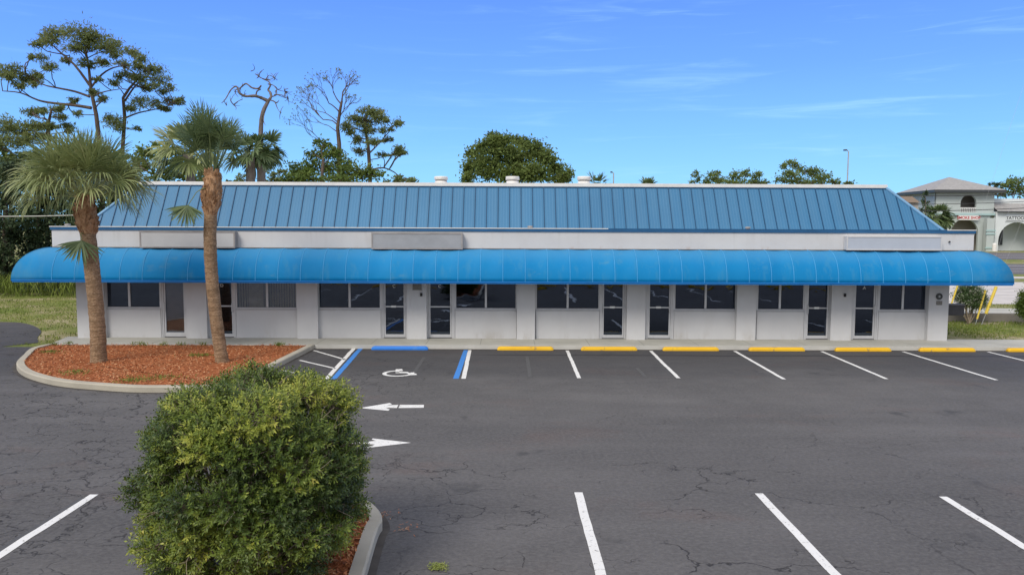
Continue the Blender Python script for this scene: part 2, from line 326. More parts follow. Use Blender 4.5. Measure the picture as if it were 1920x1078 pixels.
# ------------------------------------------------------------------ mesh helpers
class MB:
    def __init__(s): s.v = []; s.f = []; s.c = []; s.nv = 0
    def _add(s, V, F, rnd=None):
        V = np.asarray(V, dtype=np.float32).reshape(-1, 3); F = np.asarray(F, dtype=np.int64)
        s.v.append(V); s.f.append(F+s.nv); s.nv += len(V)
        s.c.append(np.full(len(F), .5, np.float32) if rnd is None else np.broadcast_to(np.asarray(rnd, np.float32), (len(F),)).copy())
        return s
    def box(s, x0, x1, y0, y1, z0, z1):
        V = [(x, y, z) for z in (z0, z1) for y in (y0, y1) for x in (x0, x1)]
        return s._add(V, [(0, 2, 3, 1), (4, 5, 7, 6), (0, 1, 5, 4), (2, 6, 7, 3), (0, 4, 6, 2), (1, 3, 7, 5)])
    def bevbox(s, x0, x1, y0, y1, z0, z1, b=.01):
        bm = bmesh.new(); r = bmesh.ops.create_cube(bm, size=1)
        for v in bm.verts: v.co = ((x0+x1)/2+v.co.x*(x1-x0), (y0+y1)/2+v.co.y*(y1-y0), (z0+z1)/2+v.co.z*(z1-z0))
        bmesh.ops.bevel(bm, geom=bm.edges[:], offset=b, segments=2, affect='EDGES', profile=.6)
        return s.bm(bm)
    def bm(s, bm):
        bmesh.ops.triangulate(bm, faces=[f for f in bm.faces if len(f.verts) > 4])
        bm.verts.ensure_lookup_table(); bm.verts.index_update()
        V = [v.co[:] for v in bm.verts]; q = [[v.index for v in f.verts] for f in bm.faces if len(f.verts) == 4]; t = [[v.index for v in f.verts] for f in bm.faces if len(f.verts) == 3]
        s.v.append(np.array(V, np.float32))
        for F in (q, t):
            if F: s.f.append(np.array(F, np.int64)+s.nv); s.c.append(np.full(len(F), .5, np.float32))
        s.nv += len(V); bm.free(); return s
    def quad(s, a, b, c, d, rnd=None): return s._add([a, b, c, d], [(0, 1, 2, 3)], rnd)
    def poly(s, pts, z0=None, z1=None):
        """flat polygon (z1) or prism z0..z1 from xy points (fan triangulated through bmesh)"""
        bm = bmesh.new(); vs = [bm.verts.new((p[0], p[1], z1 if len(p) < 3 else p[2])) for p in pts]; f = bm.faces.new(vs)
        if f.normal.z < 0 or True:
            f.normal_update()
            if f.normal.z < 0: f.normal_flip()
        if z0 is not None:
            r = bmesh.ops.extrude_face_region(bm, geom=[f]); 
            for e in r['geom']:
                if isinstance(e, bmesh.types.BMVert): e.co.z = z1
            for v in vs: v.co.z = z0
            bmesh.ops.recalc_face_normals(bm, faces=bm.faces[:])
        return s.bm(bm)
    def tube(s, pts, rad, n=6, cap=True, rnd=None):
        P = [Vector(p) for p in pts]; m = len(P)
        if isinstance(rad, (int, float)): rad = [rad]*m
        V = []; prev = None
        for i in range(m):
            d = (P[min(i+1, m-1)]-P[max(i-1, 0)]); 
            if d.length < 1e-9: d = Vector((0, 0, 1))
            d.normalize()
            if prev is None: a = d.orthogonal().normalized()
            else:
                a = prev - d*prev.dot(d)
                a = a.normalized() if a.length > 1e-6 else d.orthogonal().normalized()
            prev = a; b = d.cross(a)
            for k in range(n):
                t = 2*math.pi*k/n; V.append(P[i]+(a*math.cos(t)+b*math.sin(t))*rad[i])
        F = [(i*n+k, i*n+(k+1) % n, (i+1)*n+(k+1) % n, (i+1)*n+k) for i in range(m-1) for k in range(n)]
        s._add([tuple(v) for v in V], F, rnd)
        if cap and n == 4: s._add([tuple(v) for v in V[-4:]], [(0, 1, 2, 3)]); s._add([tuple(v) for v in V[:4]], [(3, 2, 1, 0)])
        elif cap:
            for sl_, o in ((V[-n:], 1), (V[:n], -1)):
                c = sum(sl_, Vector())/n; vv = [tuple(c)]+[tuple(x) for x in sl_]
                s._add(vv, [(0, k+1, (k+1) % n+1) if o > 0 else (0, (k+1) % n+1, k+1) for k in range(n)])
        return s
    def lathe(s, prof, c, n=24):
        V = [(c[0]+r*math.cos(2*math.pi*k/n), c[1]+r*math.sin(2*math.pi*k/n), c[2]+z) for r, z in prof for k in range(n)]
        F = [(i*n+k, i*n+(k+1) % n, (i+1)*n+(k+1) % n, (i+1)*n+k) for i in range(len(prof)-1) for k in range(n)]
        return s._add(V, F)
    def leaves(s, C, D, Nn, L, Wd, rnd):
        """diamond leaves: centre C, long direction D, width direction = D x N"""
        D = D/np.maximum(np.linalg.norm(D, axis=1, keepdims=True), 1e-6); B = np.cross(D, Nn); B /= np.maximum(np.linalg.norm(B, axis=1, keepdims=True), 1e-6)
        L = np.broadcast_to(np.asarray(L, float), (len(C),))[:, None]; Wd = np.broadcast_to(np.asarray(Wd, float), (len(C),))[:, None]
        V = np.stack([C-D*L*.5, C+B*Wd*.5-D*L*.05, C+D*L*.5, C-B*Wd*.5-D*L*.05], 1).reshape(-1, 3)
        F = np.arange(len(C)*4).reshape(-1, 4); return s._add(V, F, rnd)
    def build(s, name, mat, parent=None, smooth=False, loc=None):
        me = bpy.data.meshes.new(name); V = np.concatenate(s.v)
        if loc is not None: V = V-np.array(loc, np.float32)
        lt = np.concatenate([np.full(len(f), f.shape[1]) for f in s.f]); lv = np.concatenate([f.ravel() for f in s.f])
        me.vertices.add(len(V)); me.vertices.foreach_set('co', V.ravel())
        me.loops.add(len(lv)); me.loops.foreach_set('vertex_index', lv.astype(np.int32))
        me.polygons.add(len(lt)); me.polygons.foreach_set('loop_start', np.concatenate([[0], np.cumsum(lt)[:-1]]).astype(np.int32)); me.polygons.foreach_set('loop_total', lt.astype(np.int32))
        me.polygons.foreach_set('use_smooth', np.full(len(lt), bool(smooth)))
        me.update(calc_edges=True)
        at = me.attributes.new('rnd', 'FLOAT', 'FACE'); at.data.foreach_set('value', np.concatenate(s.c))
        me.validate()
        o = bpy.data.objects.new(name, me); COL.objects.link(o); me.materials.append(MATS[mat] if isinstance(mat, str) else mat)
        if parent is not None: o.parent = parent
        if loc is not None: o.location = loc
        return o
def tag(o, label=None, cat=None, group=None, kind=None):
    if label: o['label'] = label
    if cat: o['category'] = cat
    if group: o['group'] = group
    if kind: o['kind'] = kind
    return o
def struct(name, mb, mat, smooth=False): return tag(mb.build(name, mat, None, smooth), kind='structure')
def empty(name, label, cat, group=None, loc=(0, 0, 0)):
    o = bpy.data.objects.new(name, None); COL.objects.link(o); o.location = loc; o.empty_display_size = .3; return tag(o, label, cat, group)
class Part:
    """parts are given in world metres; the thing's Empty sits at its base"""
def part(name, mb, mat, parent, smooth=False):
    o = mb.build(name, mat, None, smooth); o.parent = parent
    w = Vector((0, 0, 0)); p = parent
    while p: w += p.location; p = p.parent
    o.location = -w; return o
def textmesh(txt, size, x, y, z, mat, name, parent=None, flat=False, ext=.004):
    cu = bpy.data.curves.new(name, 'FONT'); cu.body = txt; cu.size = size; cu.extrude = ext; cu.align_x = 'CENTER'; cu.align_y = 'CENTER'; cu.offset = size*.012
    to = bpy.data.objects.new(name, cu); COL.objects.link(to); bpy.context.view_layer.update()
    me = bpy.data.meshes.new_from_object(to.evaluated_get(bpy.context.evaluated_depsgraph_get())); bpy.data.objects.remove(to)
    o = bpy.data.objects.new(name, me); COL.objects.link(o); me.materials.clear(); me.materials.append(MATS[mat])
    o.rotation_euler = (0, 0, 0) if flat else (R(90), 0, 0); o.location = (x, y, z)
    if parent is not None:
        w = Vector((0, 0, 0)); p = parent
        while p: w += p.location; p = p.parent
        o.parent = parent; o.location = Vector((x, y, z))-w
    return o
def smooth_path(pts, n=6):
    out = []
    P = [Vector((p[0], p[1])) for p in pts]
    for i in range(len(P)-1):
        a = P[max(i-1, 0)]; b = P[i]; c = P[i+1]; d = P[min(i+2, len(P)-1)]
        for k in range(n):
            t = k/n; out.append(.5*((2*b)+(c-a)*t+(2*a-5*b+4*c-d)*t*t+(3*b-a-3*c+d)*t**3))
    out.append(P[-1]); return out
def inside(pt, poly):
    x, y = pt; c = False; n = len(poly); j = n-1
    for i in range(n):
        xi, yi = poly[i][0], poly[i][1]; xj, yj = poly[j][0], poly[j][1]
        if (yi > y) != (yj > y) and x < (xj-xi)*(y-yi)/(yj-yi)+xi: c = not c
        j = i
    return c
# ------------------------------------------------------------------ ground
YF = 26.0                       # pier faces
YS = gp(960, 653.5, 0)[1]       # front edge of the sidewalk (kerb line)
XL = fp(144.5, 600, YF)[0]; XR = fp(1777.5, 600, YF)[0]
SWZ = .12
RW = 32.7                       # retaining wall line on the right
def gz(x, y):
    z = 0.0
    if y > 60: t = min(1, (y-60)/52); z = .55*t*t*(3-2*t)
    if x > 16 and y > RW: z += .35
    return z
mb = MB(); xs = [-700, -200, -80, -40, -20, 0, 15.9, 16.1, 24, 40, 80, 200, 700]; ys = [-300, -60, 0, 20, RW, RW+.15, 45, 60, 66, 72, 78, 84, 90, 96, 102, 108, 114, 200, 900]
for i in range(len(xs)-1):
    for j in range(len(ys)-1):
        cx = (xs[i]+xs[i+1])/2
        def zz(x, y, lower):
            z = gz(cx if False else (x if x != 15.9 else 15.8), y); return z
        if xs[i] == 15.9 and ys[j] >= RW: pass
        mb.quad(*[(x, y, gz(x, y if not (j == 4 and y == RW+.15) else RW+.15)-.012) for x, y in ((xs[i], ys[j]), (xs[i+1], ys[j]), (xs[i+1], ys[j+1]), (xs[i], ys[j+1]))])
struct('ground', mb, 'grass_ground')
# asphalt lot
edge = [gp(*p) for p in ((-260, 596), (-60, 603), (0, 603.5), (40, 605), (66, 612), (78, 622), (70, 633), (74, 642))]
pts = [(-90, -45), (75, -45), (75, YS+.05), (XL-1.9, YS+.05)] + [tuple(p) for p in reversed(smooth_path(edge, 4))] + [(-90, edge[0][1])]
struct('parking_lot', MB().poly(pts, None, 0.0), 'asphalt')
# sidewalk
swl = [gp(72, 650, SWZ), gp(104, 636.5, SWZ)]
mb = MB(); sp_ = [(swl[0][0], YS), (70, YS), (70, YF+.35), (swl[1][0], YF+.35)]
mb.poly([(p[0], p[1]) for p in sp_], -.02, SWZ); struct('sidewalk', mb, 'sidewalk_concrete')
# thin pale nosing along the kerb of the sidewalk, stained gutter line below it
struct('sidewalk_kerb', MB().box(swl[0][0]-.05, 70, YS-.14, YS-.002, -.02, SWZ+.004), 'nose_concrete')
struct('gutter_stain', MB().box(-7, 70, YS-.30, YS-.145, .001, .004), 'kerb_edge_dark')
# ------------------------------------------------------------------ mulch islands
def ribbon(path, w0, w1, z0, z1, name, mat, closed=False):
    """kerb: outer line = path, inner line offset to the left of travel by w"""
    n = len(path); mb = MB(); offs = []
    for i in range(n):
        d = (path[min(i+1, n-1)]-path[max(i-1, 0)]).normalized(); nn = Vector((-d.y, d.x)); offs.append((path[i]+nn*w0, path[i]+nn*w1))
    for i in range(n-1):
        a, b = offs[i], offs[i+1]; bev = .025
        ao = a[0]+(a[1]-a[0]).normalized()*bev; bo = b[0]+(b[1]-b[0]).normalized()*bev
        mb.quad((a[0].x, a[0].y, z0), (b[0].x, b[0].y, z0), (b[0].x, b[0].y, z1-bev), (a[0].x, a[0].y, z1-bev))
        mb.quad((a[0].x, a[0].y, z1-bev), (b[0].x, b[0].y, z1-bev), (bo.x, bo.y, z1), (ao.x, ao.y, z1))
        mb.quad((ao.x, ao.y, z1), (bo.x, bo.y, z1), (b[1].x, b[1].y, z1), (a[1].x, a[1].y, z1))
        mb.quad((b[1].x, b[1].y, z0), (a[1].x, a[1].y, z0), (a[1].x, a[1].y, z1), (b[1].x, b[1].y, z1))
    return struct(name, mb, mat), [o[1] for o in offs]
def island(path, w, name, chips, extra=()):
    k, inner = ribbon(path, 0, w, -.02, .15, name+'_kerb', 'kerb_concrete')
    st = MB()
    for i in range(len(path)-1):
        d = (path[i+1]-path[i]).normalized(); nn = Vector((d.y, -d.x))*(.10)
        d2 = (path[min(i+2, len(path)-1)]-path[i+1]); d2 = d2.normalized() if d2.length > 1e-6 else d; n2 = Vector((d2.y, -d2.x))*(.10)
        a, b = path[i], path[i+1]; st.quad((a.x+nn.x, a.y+nn.y, .003), (b.x+n2.x, b.y+n2.y, .003), (b.x, b.y, .003), (a.x, a.y, .003))
    struct('gutter_stain', st, 'kerb_edge_dark')
    poly = [tuple(p) for p in inner]+[tuple(e) for e in extra]
    struct(name+'_mulch', MB().poly(poly, -.01, .105), 'mulch')
    xs_ = [p[0] for p in poly]; ys_ = [p[1] for p in poly]; C = []
    while len(C) < chips:
        x = random.uniform(min(xs_), max(xs_)); y = random.uniform(min(ys_), max(ys_))
        if inside((x, y), poly): C.append((x, y, .108+.045*random.random()+.03*noise.noise((x*1.3, y*1.3, 0))))
    C = np.array(C); n = len(C); D = rng.normal(size=(n, 3)); D[:, 2] *= .35; Nn = rng.normal(size=(n, 3))*.5+np.array([0, 0, 1])
    mbc = MB().leaves(C, D, Nn, rng.uniform(.04, .11, n), rng.uniform(.012, .032, n), rng.random(n))
    tag(mbc.build('bark_mulch', 'mulch_chip'), 'loose red brown bark chips covering the '+('palm bed' if 'palm' in name else 'bed under the round bush'), 'mulch', kind='stuff')
    return poly
YI = YS-.145
p1 = [gp(*p) for p in ((445, 733.5), (300, 736), (240, 735), (180, 731), (125, 726), (85, 719), (50, 708), (34, 697), (32, 686), (44, 673), (58, 661))]+[(swl[0][0]+.02, YI)]
p1 = [(gp(588, 655)[0]*1.0, YI)] + [gp(520, 690), gp(462, 724)] + p1
path1 = [Vector(p) for p in smooth_path(p1, 6)]
# travel is right->left along the front: interior is to the right, so reverse
path1r = list(reversed(path1))
PB = island(path1r, .19, 'palm_bed', 13000)
YT = gp(690, 953)[1]
i2 = [(-1.50, 2.0), (-1.50, 4), (-1.50, 6.5), (gp(716, 1000)[0]-.02, gp(716, 1020)[1]), gp(717, 992), gp(708, 970), gp(684, 953), (-2.42, YT+.12), (-2.90, YT-.1), (-3.15, YT-.55), (-3.22, YT-1.3), (-3.24, 6.5), (-3.24, 4), (-3.24, 2.0)]
path2 = [Vector(p) for p in smooth_path(i2, 5)]
IB = island(path2, .17, 'bush_bed', 13000)
# ------------------------------------------------------------------ painted markings
def line(a, b, w, name, mat, z=.005, wob=.012):
    a = Vector(a); b = Vector(b); d = b-a; L = d.length; n_ = max(2, int(L/.25)); nn = Vector((-d.y, d.x)).normalized(); mb = MB(); pl = []
    for i in range(n_+1):
        p = a+d*i/n_; j = wob*noise.noise((p.x*2, p.y*2, 3)); j2 = wob*.7*noise.noise((p.x*5, p.y*5, 7))
        pl.append((p+nn*(w/2+j2)+nn*j, p-nn*(w/2-j2)+nn*j))
    for i in range(n_):
        mb.quad((*pl[i][1], z), (*pl[i+1][1], z), (*pl[i+1][0], z), (*pl[i][0], z))
    o = struct(name, mb, mat); return o
for a, b in (((1064, 658), (1086, 709)), ((1220, 658), (1272, 709)), ((1378, 658.5), (1470, 711)), ((1540, 658.5), (1662, 710.5)), ((1695.5, 660), (1868, 712.5)), ((1861, 662), (2085, 716))):
    pa, pb = gp(*a), gp(*b); line((pb[0], pb[1]), (pa[0], YS-.38), .105, 'parking_line', 'white_paint')
line(gp(855, 710), gp(873.5, 656.5), .15, 'accessible_line', 'blue_paint'); line(gp(869.5, 710), gp(880.5, 656.5), .12, 'accessible_line', 'white_paint')
line(gp(611, 711.5), gp(664, 652.8), .13, 'accessible_line', 'white_paint'); line(gp(625, 711), gp(676, 653.5), .15, 'accessible_line', 'blue_paint')
for a, b in (((588, 657), (648, 674.5)), ((562, 675.5), (629, 691)), ((531, 694.5), (610, 710.5)), ((535, 713), (611, 711.8))): line(gp(*a), gp(*b), .085, 'hatching_line', 'white_paint')
xa = gp(1084.5, 922)[0]; YN = gp(1084, 922)[1]
for px, py in ((1084.5, 923), (1422, 925), (1767.5, 931)): line((gp(px, py)[0], 3.2), gp(px, py), .125, 'parking_line', 'white_paint')
line((gp(177, 927)[0], 3.2), gp(177, 927), .125, 'parking_line', 'white_paint')
line((gp(162, 930)[0]-.03, 3.2), gp(158, 932), .10, 'faded_line', 'ghost_paint', .003)
for k in (-2, -3): line((gp(177, 927)[0]+2.74*(k+1), 3.2), (gp(177, 927)[0]+2.74*(k+1), YN), .125, 'parking_line', 'white_paint')
for k in (1, 2, 3): line((gp(1767, 931)[0]+2.72*k, 3.2), (gp(1767, 931)[0]+2.72*k, YN), .125, 'parking_line', 'white_paint')
for px, a, b in ((988, 668, 706), (1195, 690, 707), (795, 670, 704)): line(gp(px, a), gp(px+(px-950)*(b-a)/(a-430)*1., b), .1, 'faded_line', 'ghost_paint', .003)
def flat(pts, name, mat='white_paint', z=.005): return struct(name, MB().poly([(p[0], p[1]) for p in pts], None, z), mat)
def arrow(pxpts, name): flat([gp(*p) for p in pxpts], name)
arrow([(674, 765), (731, 755.5), (735, 758), (726, 760), (747, 759), (744, 765), (723.5, 764.5), (731, 767.5), (728, 770)], 'direction_arrow')
arrow([(750, 759), (795, 759), (794.5, 764.5), (747, 765)], 'direction_arrow')
arrow([(771, 830), (699, 822), (697, 824), (705, 826.5), (690, 828), (691, 832.5), (703, 833.5), (686, 840)], 'direction_arrow')
arrow([(690, 828.4), (691, 832), (655, 832.5), (655, 828.5)], 'direction_arrow')
# wheelchair symbol, built from strokes on the ground
hc = gp(751, 698); s_ = 1.0
def sym():
    mb = MB(); z = .005
    def P(px, py): return gp(px, py)
    c = gp(747, 700.0); rx = 26/57.5; 
    # wheel arc
    prev = None
    for k in range(0, 27):
        t = R(20)-R(300)*k/26 - R(0)
        a = (c[0]+.44*math.cos(t), c[1]+.44*math.sin(t)*1.0); b = (c[0]+.33*math.cos(t), c[1]+.33*math.sin(t))
        if prev: mb.quad((*prev[0], z), (*a, z), (*b, z), (*prev[1], z))
        prev = (a, b)
    for pts in ([(742, 692.5), (754, 692), (755, 694.5), (749, 695), (748, 698.5), (741, 698)],
                [(741, 697), (764, 697.5), (772, 701), (780, 700.5), (782, 703), (770, 703.6), (762, 699.8), (742, 699.6)]):
        q = [gp(*p) for p in pts]; mb.poly([(a, b) for a, b in q], None, z+.0015)
    return mb
struct('wheelchair_symbol', sym(), 'white_paint')
# small debris on the asphalt
def debris(name, px, py, r, n, label, mat='grass'):
    cx, cy = gp(px, py); C = np.c_[rng.normal(cx, r, n), rng.normal(cy, r, n), rng.uniform(.006, .03, n)]; D = rng.normal(size=(n, 3)); D[:, 2] *= .2
    tag(MB().leaves(C, D, np.tile([0, 0, 1.], (n, 1)), .05, .012, rng.uniform(.4, 1, n)).build(name, mat), label, 'weeds', kind='stuff')
debris('dry_grass_tuft', 822, 1064, .05, 260, 'dry yellow tuft on the asphalt at the bottom edge')
debris('dead_leaves', 757, 990, .10, 26, 'thin scatter of dry leaves on the asphalt right of the bush bed kerb', 'mulch_chip')
debris('dead_leaves', 722, 968, .09, 30, 'brown litter along the kerb tip of the bush bed', 'mulch_chip')
# ------------------------------------------------------------------ wheel stops
def wheel_stop_mesh(L, mat):
    prof = [(-.085, 0), (-.085, .06), (-.055, .115), (.055, .115), (.085, .06), (.085, 0)]; bm = bmesh.new()
    rows = []
    for x, k in ((-L/2, 0), (-L/2+.07, 1), (0, 1), (L/2-.07, 1), (L/2, 0)):
        rows.append([bm.verts.new((x, y*(1 if k else .8), z*(1 if k else .55))) for y, z in prof])
    for a, b in zip(rows[:-1], rows[1:]):
        for i in range(5): bm.faces.new((a[i], a[i+1], b[i+1], b[i]))
    bm.faces.new(rows[0][::-1]); bm.faces.new(rows[-1]); bmesh.ops.recalc_face_normals(bm, faces=bm.faces[:])
    bmesh.ops.bevel(bm, geom=[e for e in bm.edges if e.calc_face_angle(0) > .3], offset=.012, segments=2, affect='EDGES')
    return MB().bm(bm).build('wheel_stop', mat)
stops_ = [((697, 803), 'blue_stop', 'blue concrete wheel stop at the head of the accessible stall'),
    ((933, 1037), 'yellow_paint', 'yellow wheel stop nearest the blue one, below the pier between two windows'),
    ((1089, 1195), 'yellow_paint', 'yellow wheel stop second from the blue one, in front of a glass door'),
    ((1242, 1349), 'yellow_paint', 'yellow wheel stop third from the blue one, below the middle double window'),
    ((1404, 1511), 'yellow_paint', 'yellow wheel stop fourth from the blue one, in front of a double window and sidewalk'),
    ((1567, 1674), 'yellow_paint', 'yellow wheel stop in front of the door lettered A'),
    ((1724, 1835), 'yellow_paint', 'yellow wheel stop with chipped paint by the right end of the shop building'),
    ((1892, 2000), 'yellow_paint', 'yellow wheel stop cut off by the right edge of the photo')]
ystop = None; bst = None
for (a, b), m, lab in stops_:
    y = 656.5 + (a-960)*.0045; pa, pb = gp(a, y), gp(b, y)
    if m == 'blue_stop': o = wheel_stop_mesh(1.86, m)
    elif ystop is None: o = ystop = wheel_stop_mesh(1.85, m)
    else: o = ystop.copy(); COL.objects.link(o)
    o.location = ((pa[0]+pb[0])/2, YS-.30, .004); o.rotation_euler = (0, 0, random.uniform(-.006, .006)); tag(o, lab, 'wheel stop', 'wheel stops along the shop sidewalk')
xk = gp(1084.5, 922)[0]
for k in range(-5, 8):
    if k in (-2, -1): continue
    o = ystop.copy(); COL.objects.link(o); o.location = (xk+2.72*(k+.5), 1.4, .004)
    tag(o, 'yellow wheel stop of the second row, seen mirrored in the shop windows', 'wheel stop', 'wheel stops of the near parking row')
# ------------------------------------------------------------------ shop building
B = empty('shop_building', 'long white single storey strip mall with blue metal mansard roof and blue barrel awning', 'building', loc=((XL+XR)/2, YF, 0))
YR = YF+.22; YB = 39.5; OV = .52; ZSOF = 2.72
YU = YF-OV; XUL = fp(97.5, 450, YU)[0]; XUR = fp(1826, 450, YU)[0]
ZU = zp(427.5, YU); ZBLUE = zp(434.5, YU)
piers_px = [(144.5, 196, 0), (350, 388, 1), (557, 596, 1), (763, 800, 1), (969, 1003, 1), (1175, 1210, 1), (1381, 1417, 1), (1558, 1597, 1), (1740, 1777.5, 0)]
piers = []
for a, b, m in piers_px:
    x0 = fp(a, 600, YF)[0]; x1 = fp(b, 600, YF)[0]; piers.append((x0, x1))
    part('pier', MB().bevbox(x0, x1, YF, YR+.06, -.02, ZSOF, .008), 'stucco', B)
# back and side walls, header above the windows
part('wall', MB().box(XL+.004, XL+.204, YR+.062, YB, 0, ZSOF).box(XR-.204, XR-.004, YR+.062, YB, 0, ZSOF).box(XL+.004, XR-.004, YB+.002, YB+.2, 0, ZSOF), 'stucco', B)
part('upper_wall', MB().box(XUL, XUR, YU, YU+.2, ZSOF, ZBLUE).box(XUL, XUL+.2, YU+.202, YB+.5, ZSOF, ZBLUE).box(XUR-.2, XUR, YU+.202, YB+.5, ZSOF, ZBLUE).box(XUL+.2, XUR-.2, YB+.3, YB+.5, ZSOF, ZBLUE), 'stucco', B)
part('soffit', MB().box(XUL+.203, XUR-.203, YU+.203, YF+.7, ZSOF+.003, ZSOF+.05), 'soffit', B)
part('fascia', MB().box(XUL-.035, XUR+.035, YU-.035, YU+.10, ZBLUE, ZU-.03).box(XUL-.035, XUL+.1, YU+.102, YB+.5, ZBLUE, ZU-.03).box(XUR-.1, XUR+.035, YU+.102, YB+.5, ZBLUE, ZU-.03), 'fascia_blue', B)
cap = MB(); x = XUL-.05
xw = fp(1140, 430, YU)[0]
cap.box(XUL-.05, xw, YU-.05, YU+.30, ZU-.028, ZU).box(XUL-.05, XUL+.2, YU+.30, YB+.5, ZU-.028, ZU-.001)
part('parapet_cap', cap, 'trim_white', B)
part('parapet_cap', MB().box(fp(1775, 430, YU)[0], XUR+.05, YU-.05, YU+.30, ZU-.028, ZU).box(XUR-.2, XUR+.05, YU+.30, YB+.5, ZU-.028, ZU-.001), 'trim_white', B)
part('parapet_flashing', MB().box(xw+.002, fp(1775, 430, YU)[0]-.002, YU-.045, YU+.3, ZU-.028, ZU-.004), 'fascia_blue', B)
# interior
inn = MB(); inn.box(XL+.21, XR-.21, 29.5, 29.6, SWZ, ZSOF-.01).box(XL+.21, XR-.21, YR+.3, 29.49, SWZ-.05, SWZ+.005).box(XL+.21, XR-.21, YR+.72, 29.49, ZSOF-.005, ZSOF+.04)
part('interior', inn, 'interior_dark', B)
ZH = 2.60; WZ = zp(580.5, YR)
def windowframe(x0, x1, mull, z0, z1, y, gm='window_glass'):
    w = empty_part('window', B); f = .045
    m = MB().box(x0, x0+f, y-.03, y+.06, z0, z1).box(x1-f, x1, y-.03, y+.06, z0, z1).box(x0+f, x1-f, y-.035, y+.06, z0, z0+.05).box(x0+f, x1-f, y-.03, y+.06, z1-.05, z1)
    for mm_ in mull: m.box(mm_-.035, mm_+.035, y-.032, y+.06, z0+.05, z1-.05)
    fr = part('frame', m, 'aluminium_light', w)
    part('sill', MB().box(x0-.01, x1+.01, y-.07, y-.036, z0-.045, z0+.015), 'aluminium', w)
    part('gasket', MB().box(x0+f, x1-f, y-.034, y-.005, z0+.0505, z0+.064), 'trim_dark', w)
    xs_ = [x0+f]+[c for mm_ in mull for c in (mm_-.035, mm_+.035)]+[x1-f]
    for i in range(0, len(xs_), 2): part('pane', MB().box(xs_[i], xs_[i+1], y+.01, y+.018, z0+.065, z1-.05), gm, w)
    return w
def empty_part(name, parent):
    o = bpy.data.objects.new(name, None); COL.objects.link(o); o.parent = parent; return o
def door(x0, x1, y, letter=None, rail=True, hand='r', sticker=False, brown=False):
    d = empty_part('door', B); z0 = SWZ+.005; z1 = ZH; f = .055
    # jambs (outer) and leaf (inner)
    part('frame', MB().box(x0, x0+f, y-.05, y+.08, z0, z1).box(x1-f, x1, y-.05, y+.08, z0, z1).box(x0+f, x1-f, y-.05, y+.08, z1-.06, z1), 'aluminium_light', d)
    a, b = x0+f+.008, x1-f-.008; s = .05; zb = z0+(.13 if not brown else .17); zt = z1-.075
    m = MB().box(a, a+s, y-.03, y+.03, z0+.025, zt).box(b-s, b, y-.03, y+.03, z0+.025, zt).box(a+s, b-s, y-.03, y+.03, z0+.025, zb).box(a+s, b-s, y-.03, y+.03, zt-.06, zt)
    zr = zp(575.5, y)
    if rail: m.box(a+s, b-s, y-.035, y+.03, zr-.022, zr+.022)
    part('leaf', m, 'aluminium_light', d)
    part('threshold', MB().box(a, b, y-.06, y+.06, z0-.003, z0+.02), 'trim_dark', d)
    g_ = part('glass', MB().box(a+s, b-s, y, y+.008, zb, zt-.06), 'clear_glass' if brown else 'window_glass', d)
    xh = b-s/2 if hand == 'r' else a+s/2
    part('handle', MB().tube([(xh, y-.035, zr-.20), (xh, y-.085, zr-.19), (xh, y-.085, zr+.09), (xh, y-.035, zr+.10)], .016, 8), 'aluminium_light', d)
    if brown: part('backing_panel', MB().box(a+s, b-s, y+.05, y+.08, z0+.03, zt), 'brown_door', d)
    if sticker: part('sticker', MB().box((a+b)/2-.12, (a+b)/2+.05, y-.045, y-.038, zr-.028, zr+.04), 'white_ink', d)
    if letter:
        textmesh(letter, .15, (a+b)/2-.02, y-.006, zp(537.5, y), 'white_ink', 'letter', d)
    return d
def blinds(x0, x1, z0, z1, n=0):
    m = MB(); x = x0
    while x < x1:
        m.quad((x, YR+.16, z0), (x+.085, YR+.12, z0), (x+.085, YR+.12, z1), (x, YR+.16, z1)); x += .09
    return m
# bays: ((window l, mullion, window r), (door l, door r), ...)
def X(px): return fp(px, 600, YR)[0]
bays = [((194, 244, 303), (305, 351), dict(letter=None, rail=False, brown=True, hand='l')),
        ((443, 502, 558.5), (395, 441), dict(letter='D')),
        ((597, 656, 715), (717, 763), dict(letter='C', hand='l', sticker=True)),
        ((853, 911, 969), (801, 850), dict(letter='C', hand='r')),
        ((1004, 1064, 1124), (1126, 1173), dict(sticker=True, hand='l')),
        ((1263, 1322, 1381), (1212, 1260), dict(sticker=True, hand='r')),
        ((1418, 1461, 1507), (1509, 1556), dict(sticker=True, hand='l')),
        ((1646, 1691, 1736), (1597.5, 1643), dict(letter='A', hand='r'))]
for bi, (w, d, kw) in enumerate(bays):
    a, mu, b = (X(q) for q in w); da, db = X(d[0]), X(d[1])
    wd = windowframe(a, b, [mu], WZ, ZH, YR+.02, 'clear_glass' if bi == 1 else 'window_glass')
    part('bulkhead', MB().bevbox(a+.01, b-.01, YR-.04, YR+.12, .0, WZ-.047, .01), 'stucco', B)
    part('post', MB().box(min(b, db)+.002, max(a, da)-.002, YR-.03, YR+.09, SWZ, ZH-.002), 'aluminium_light', B) if abs(min(b, db)-max(a, da)) > .012 else None
    door(da, db, YR+.04, **kw)
    if bi == 1:
        part('blinds', blinds(a+.05, b-.05, WZ+.05, 2.4), 'blind_tan', wd)
        part('curtain', MB().box(a+.42, a+.95, YR+.10, YR+.115, WZ+.05, 2.4), 'blind_tan', wd)
part('header', MB().box(XL+.01, XR-.01, YR-.01, YR+.15, ZH+.002, ZSOF), 'stucco', B)
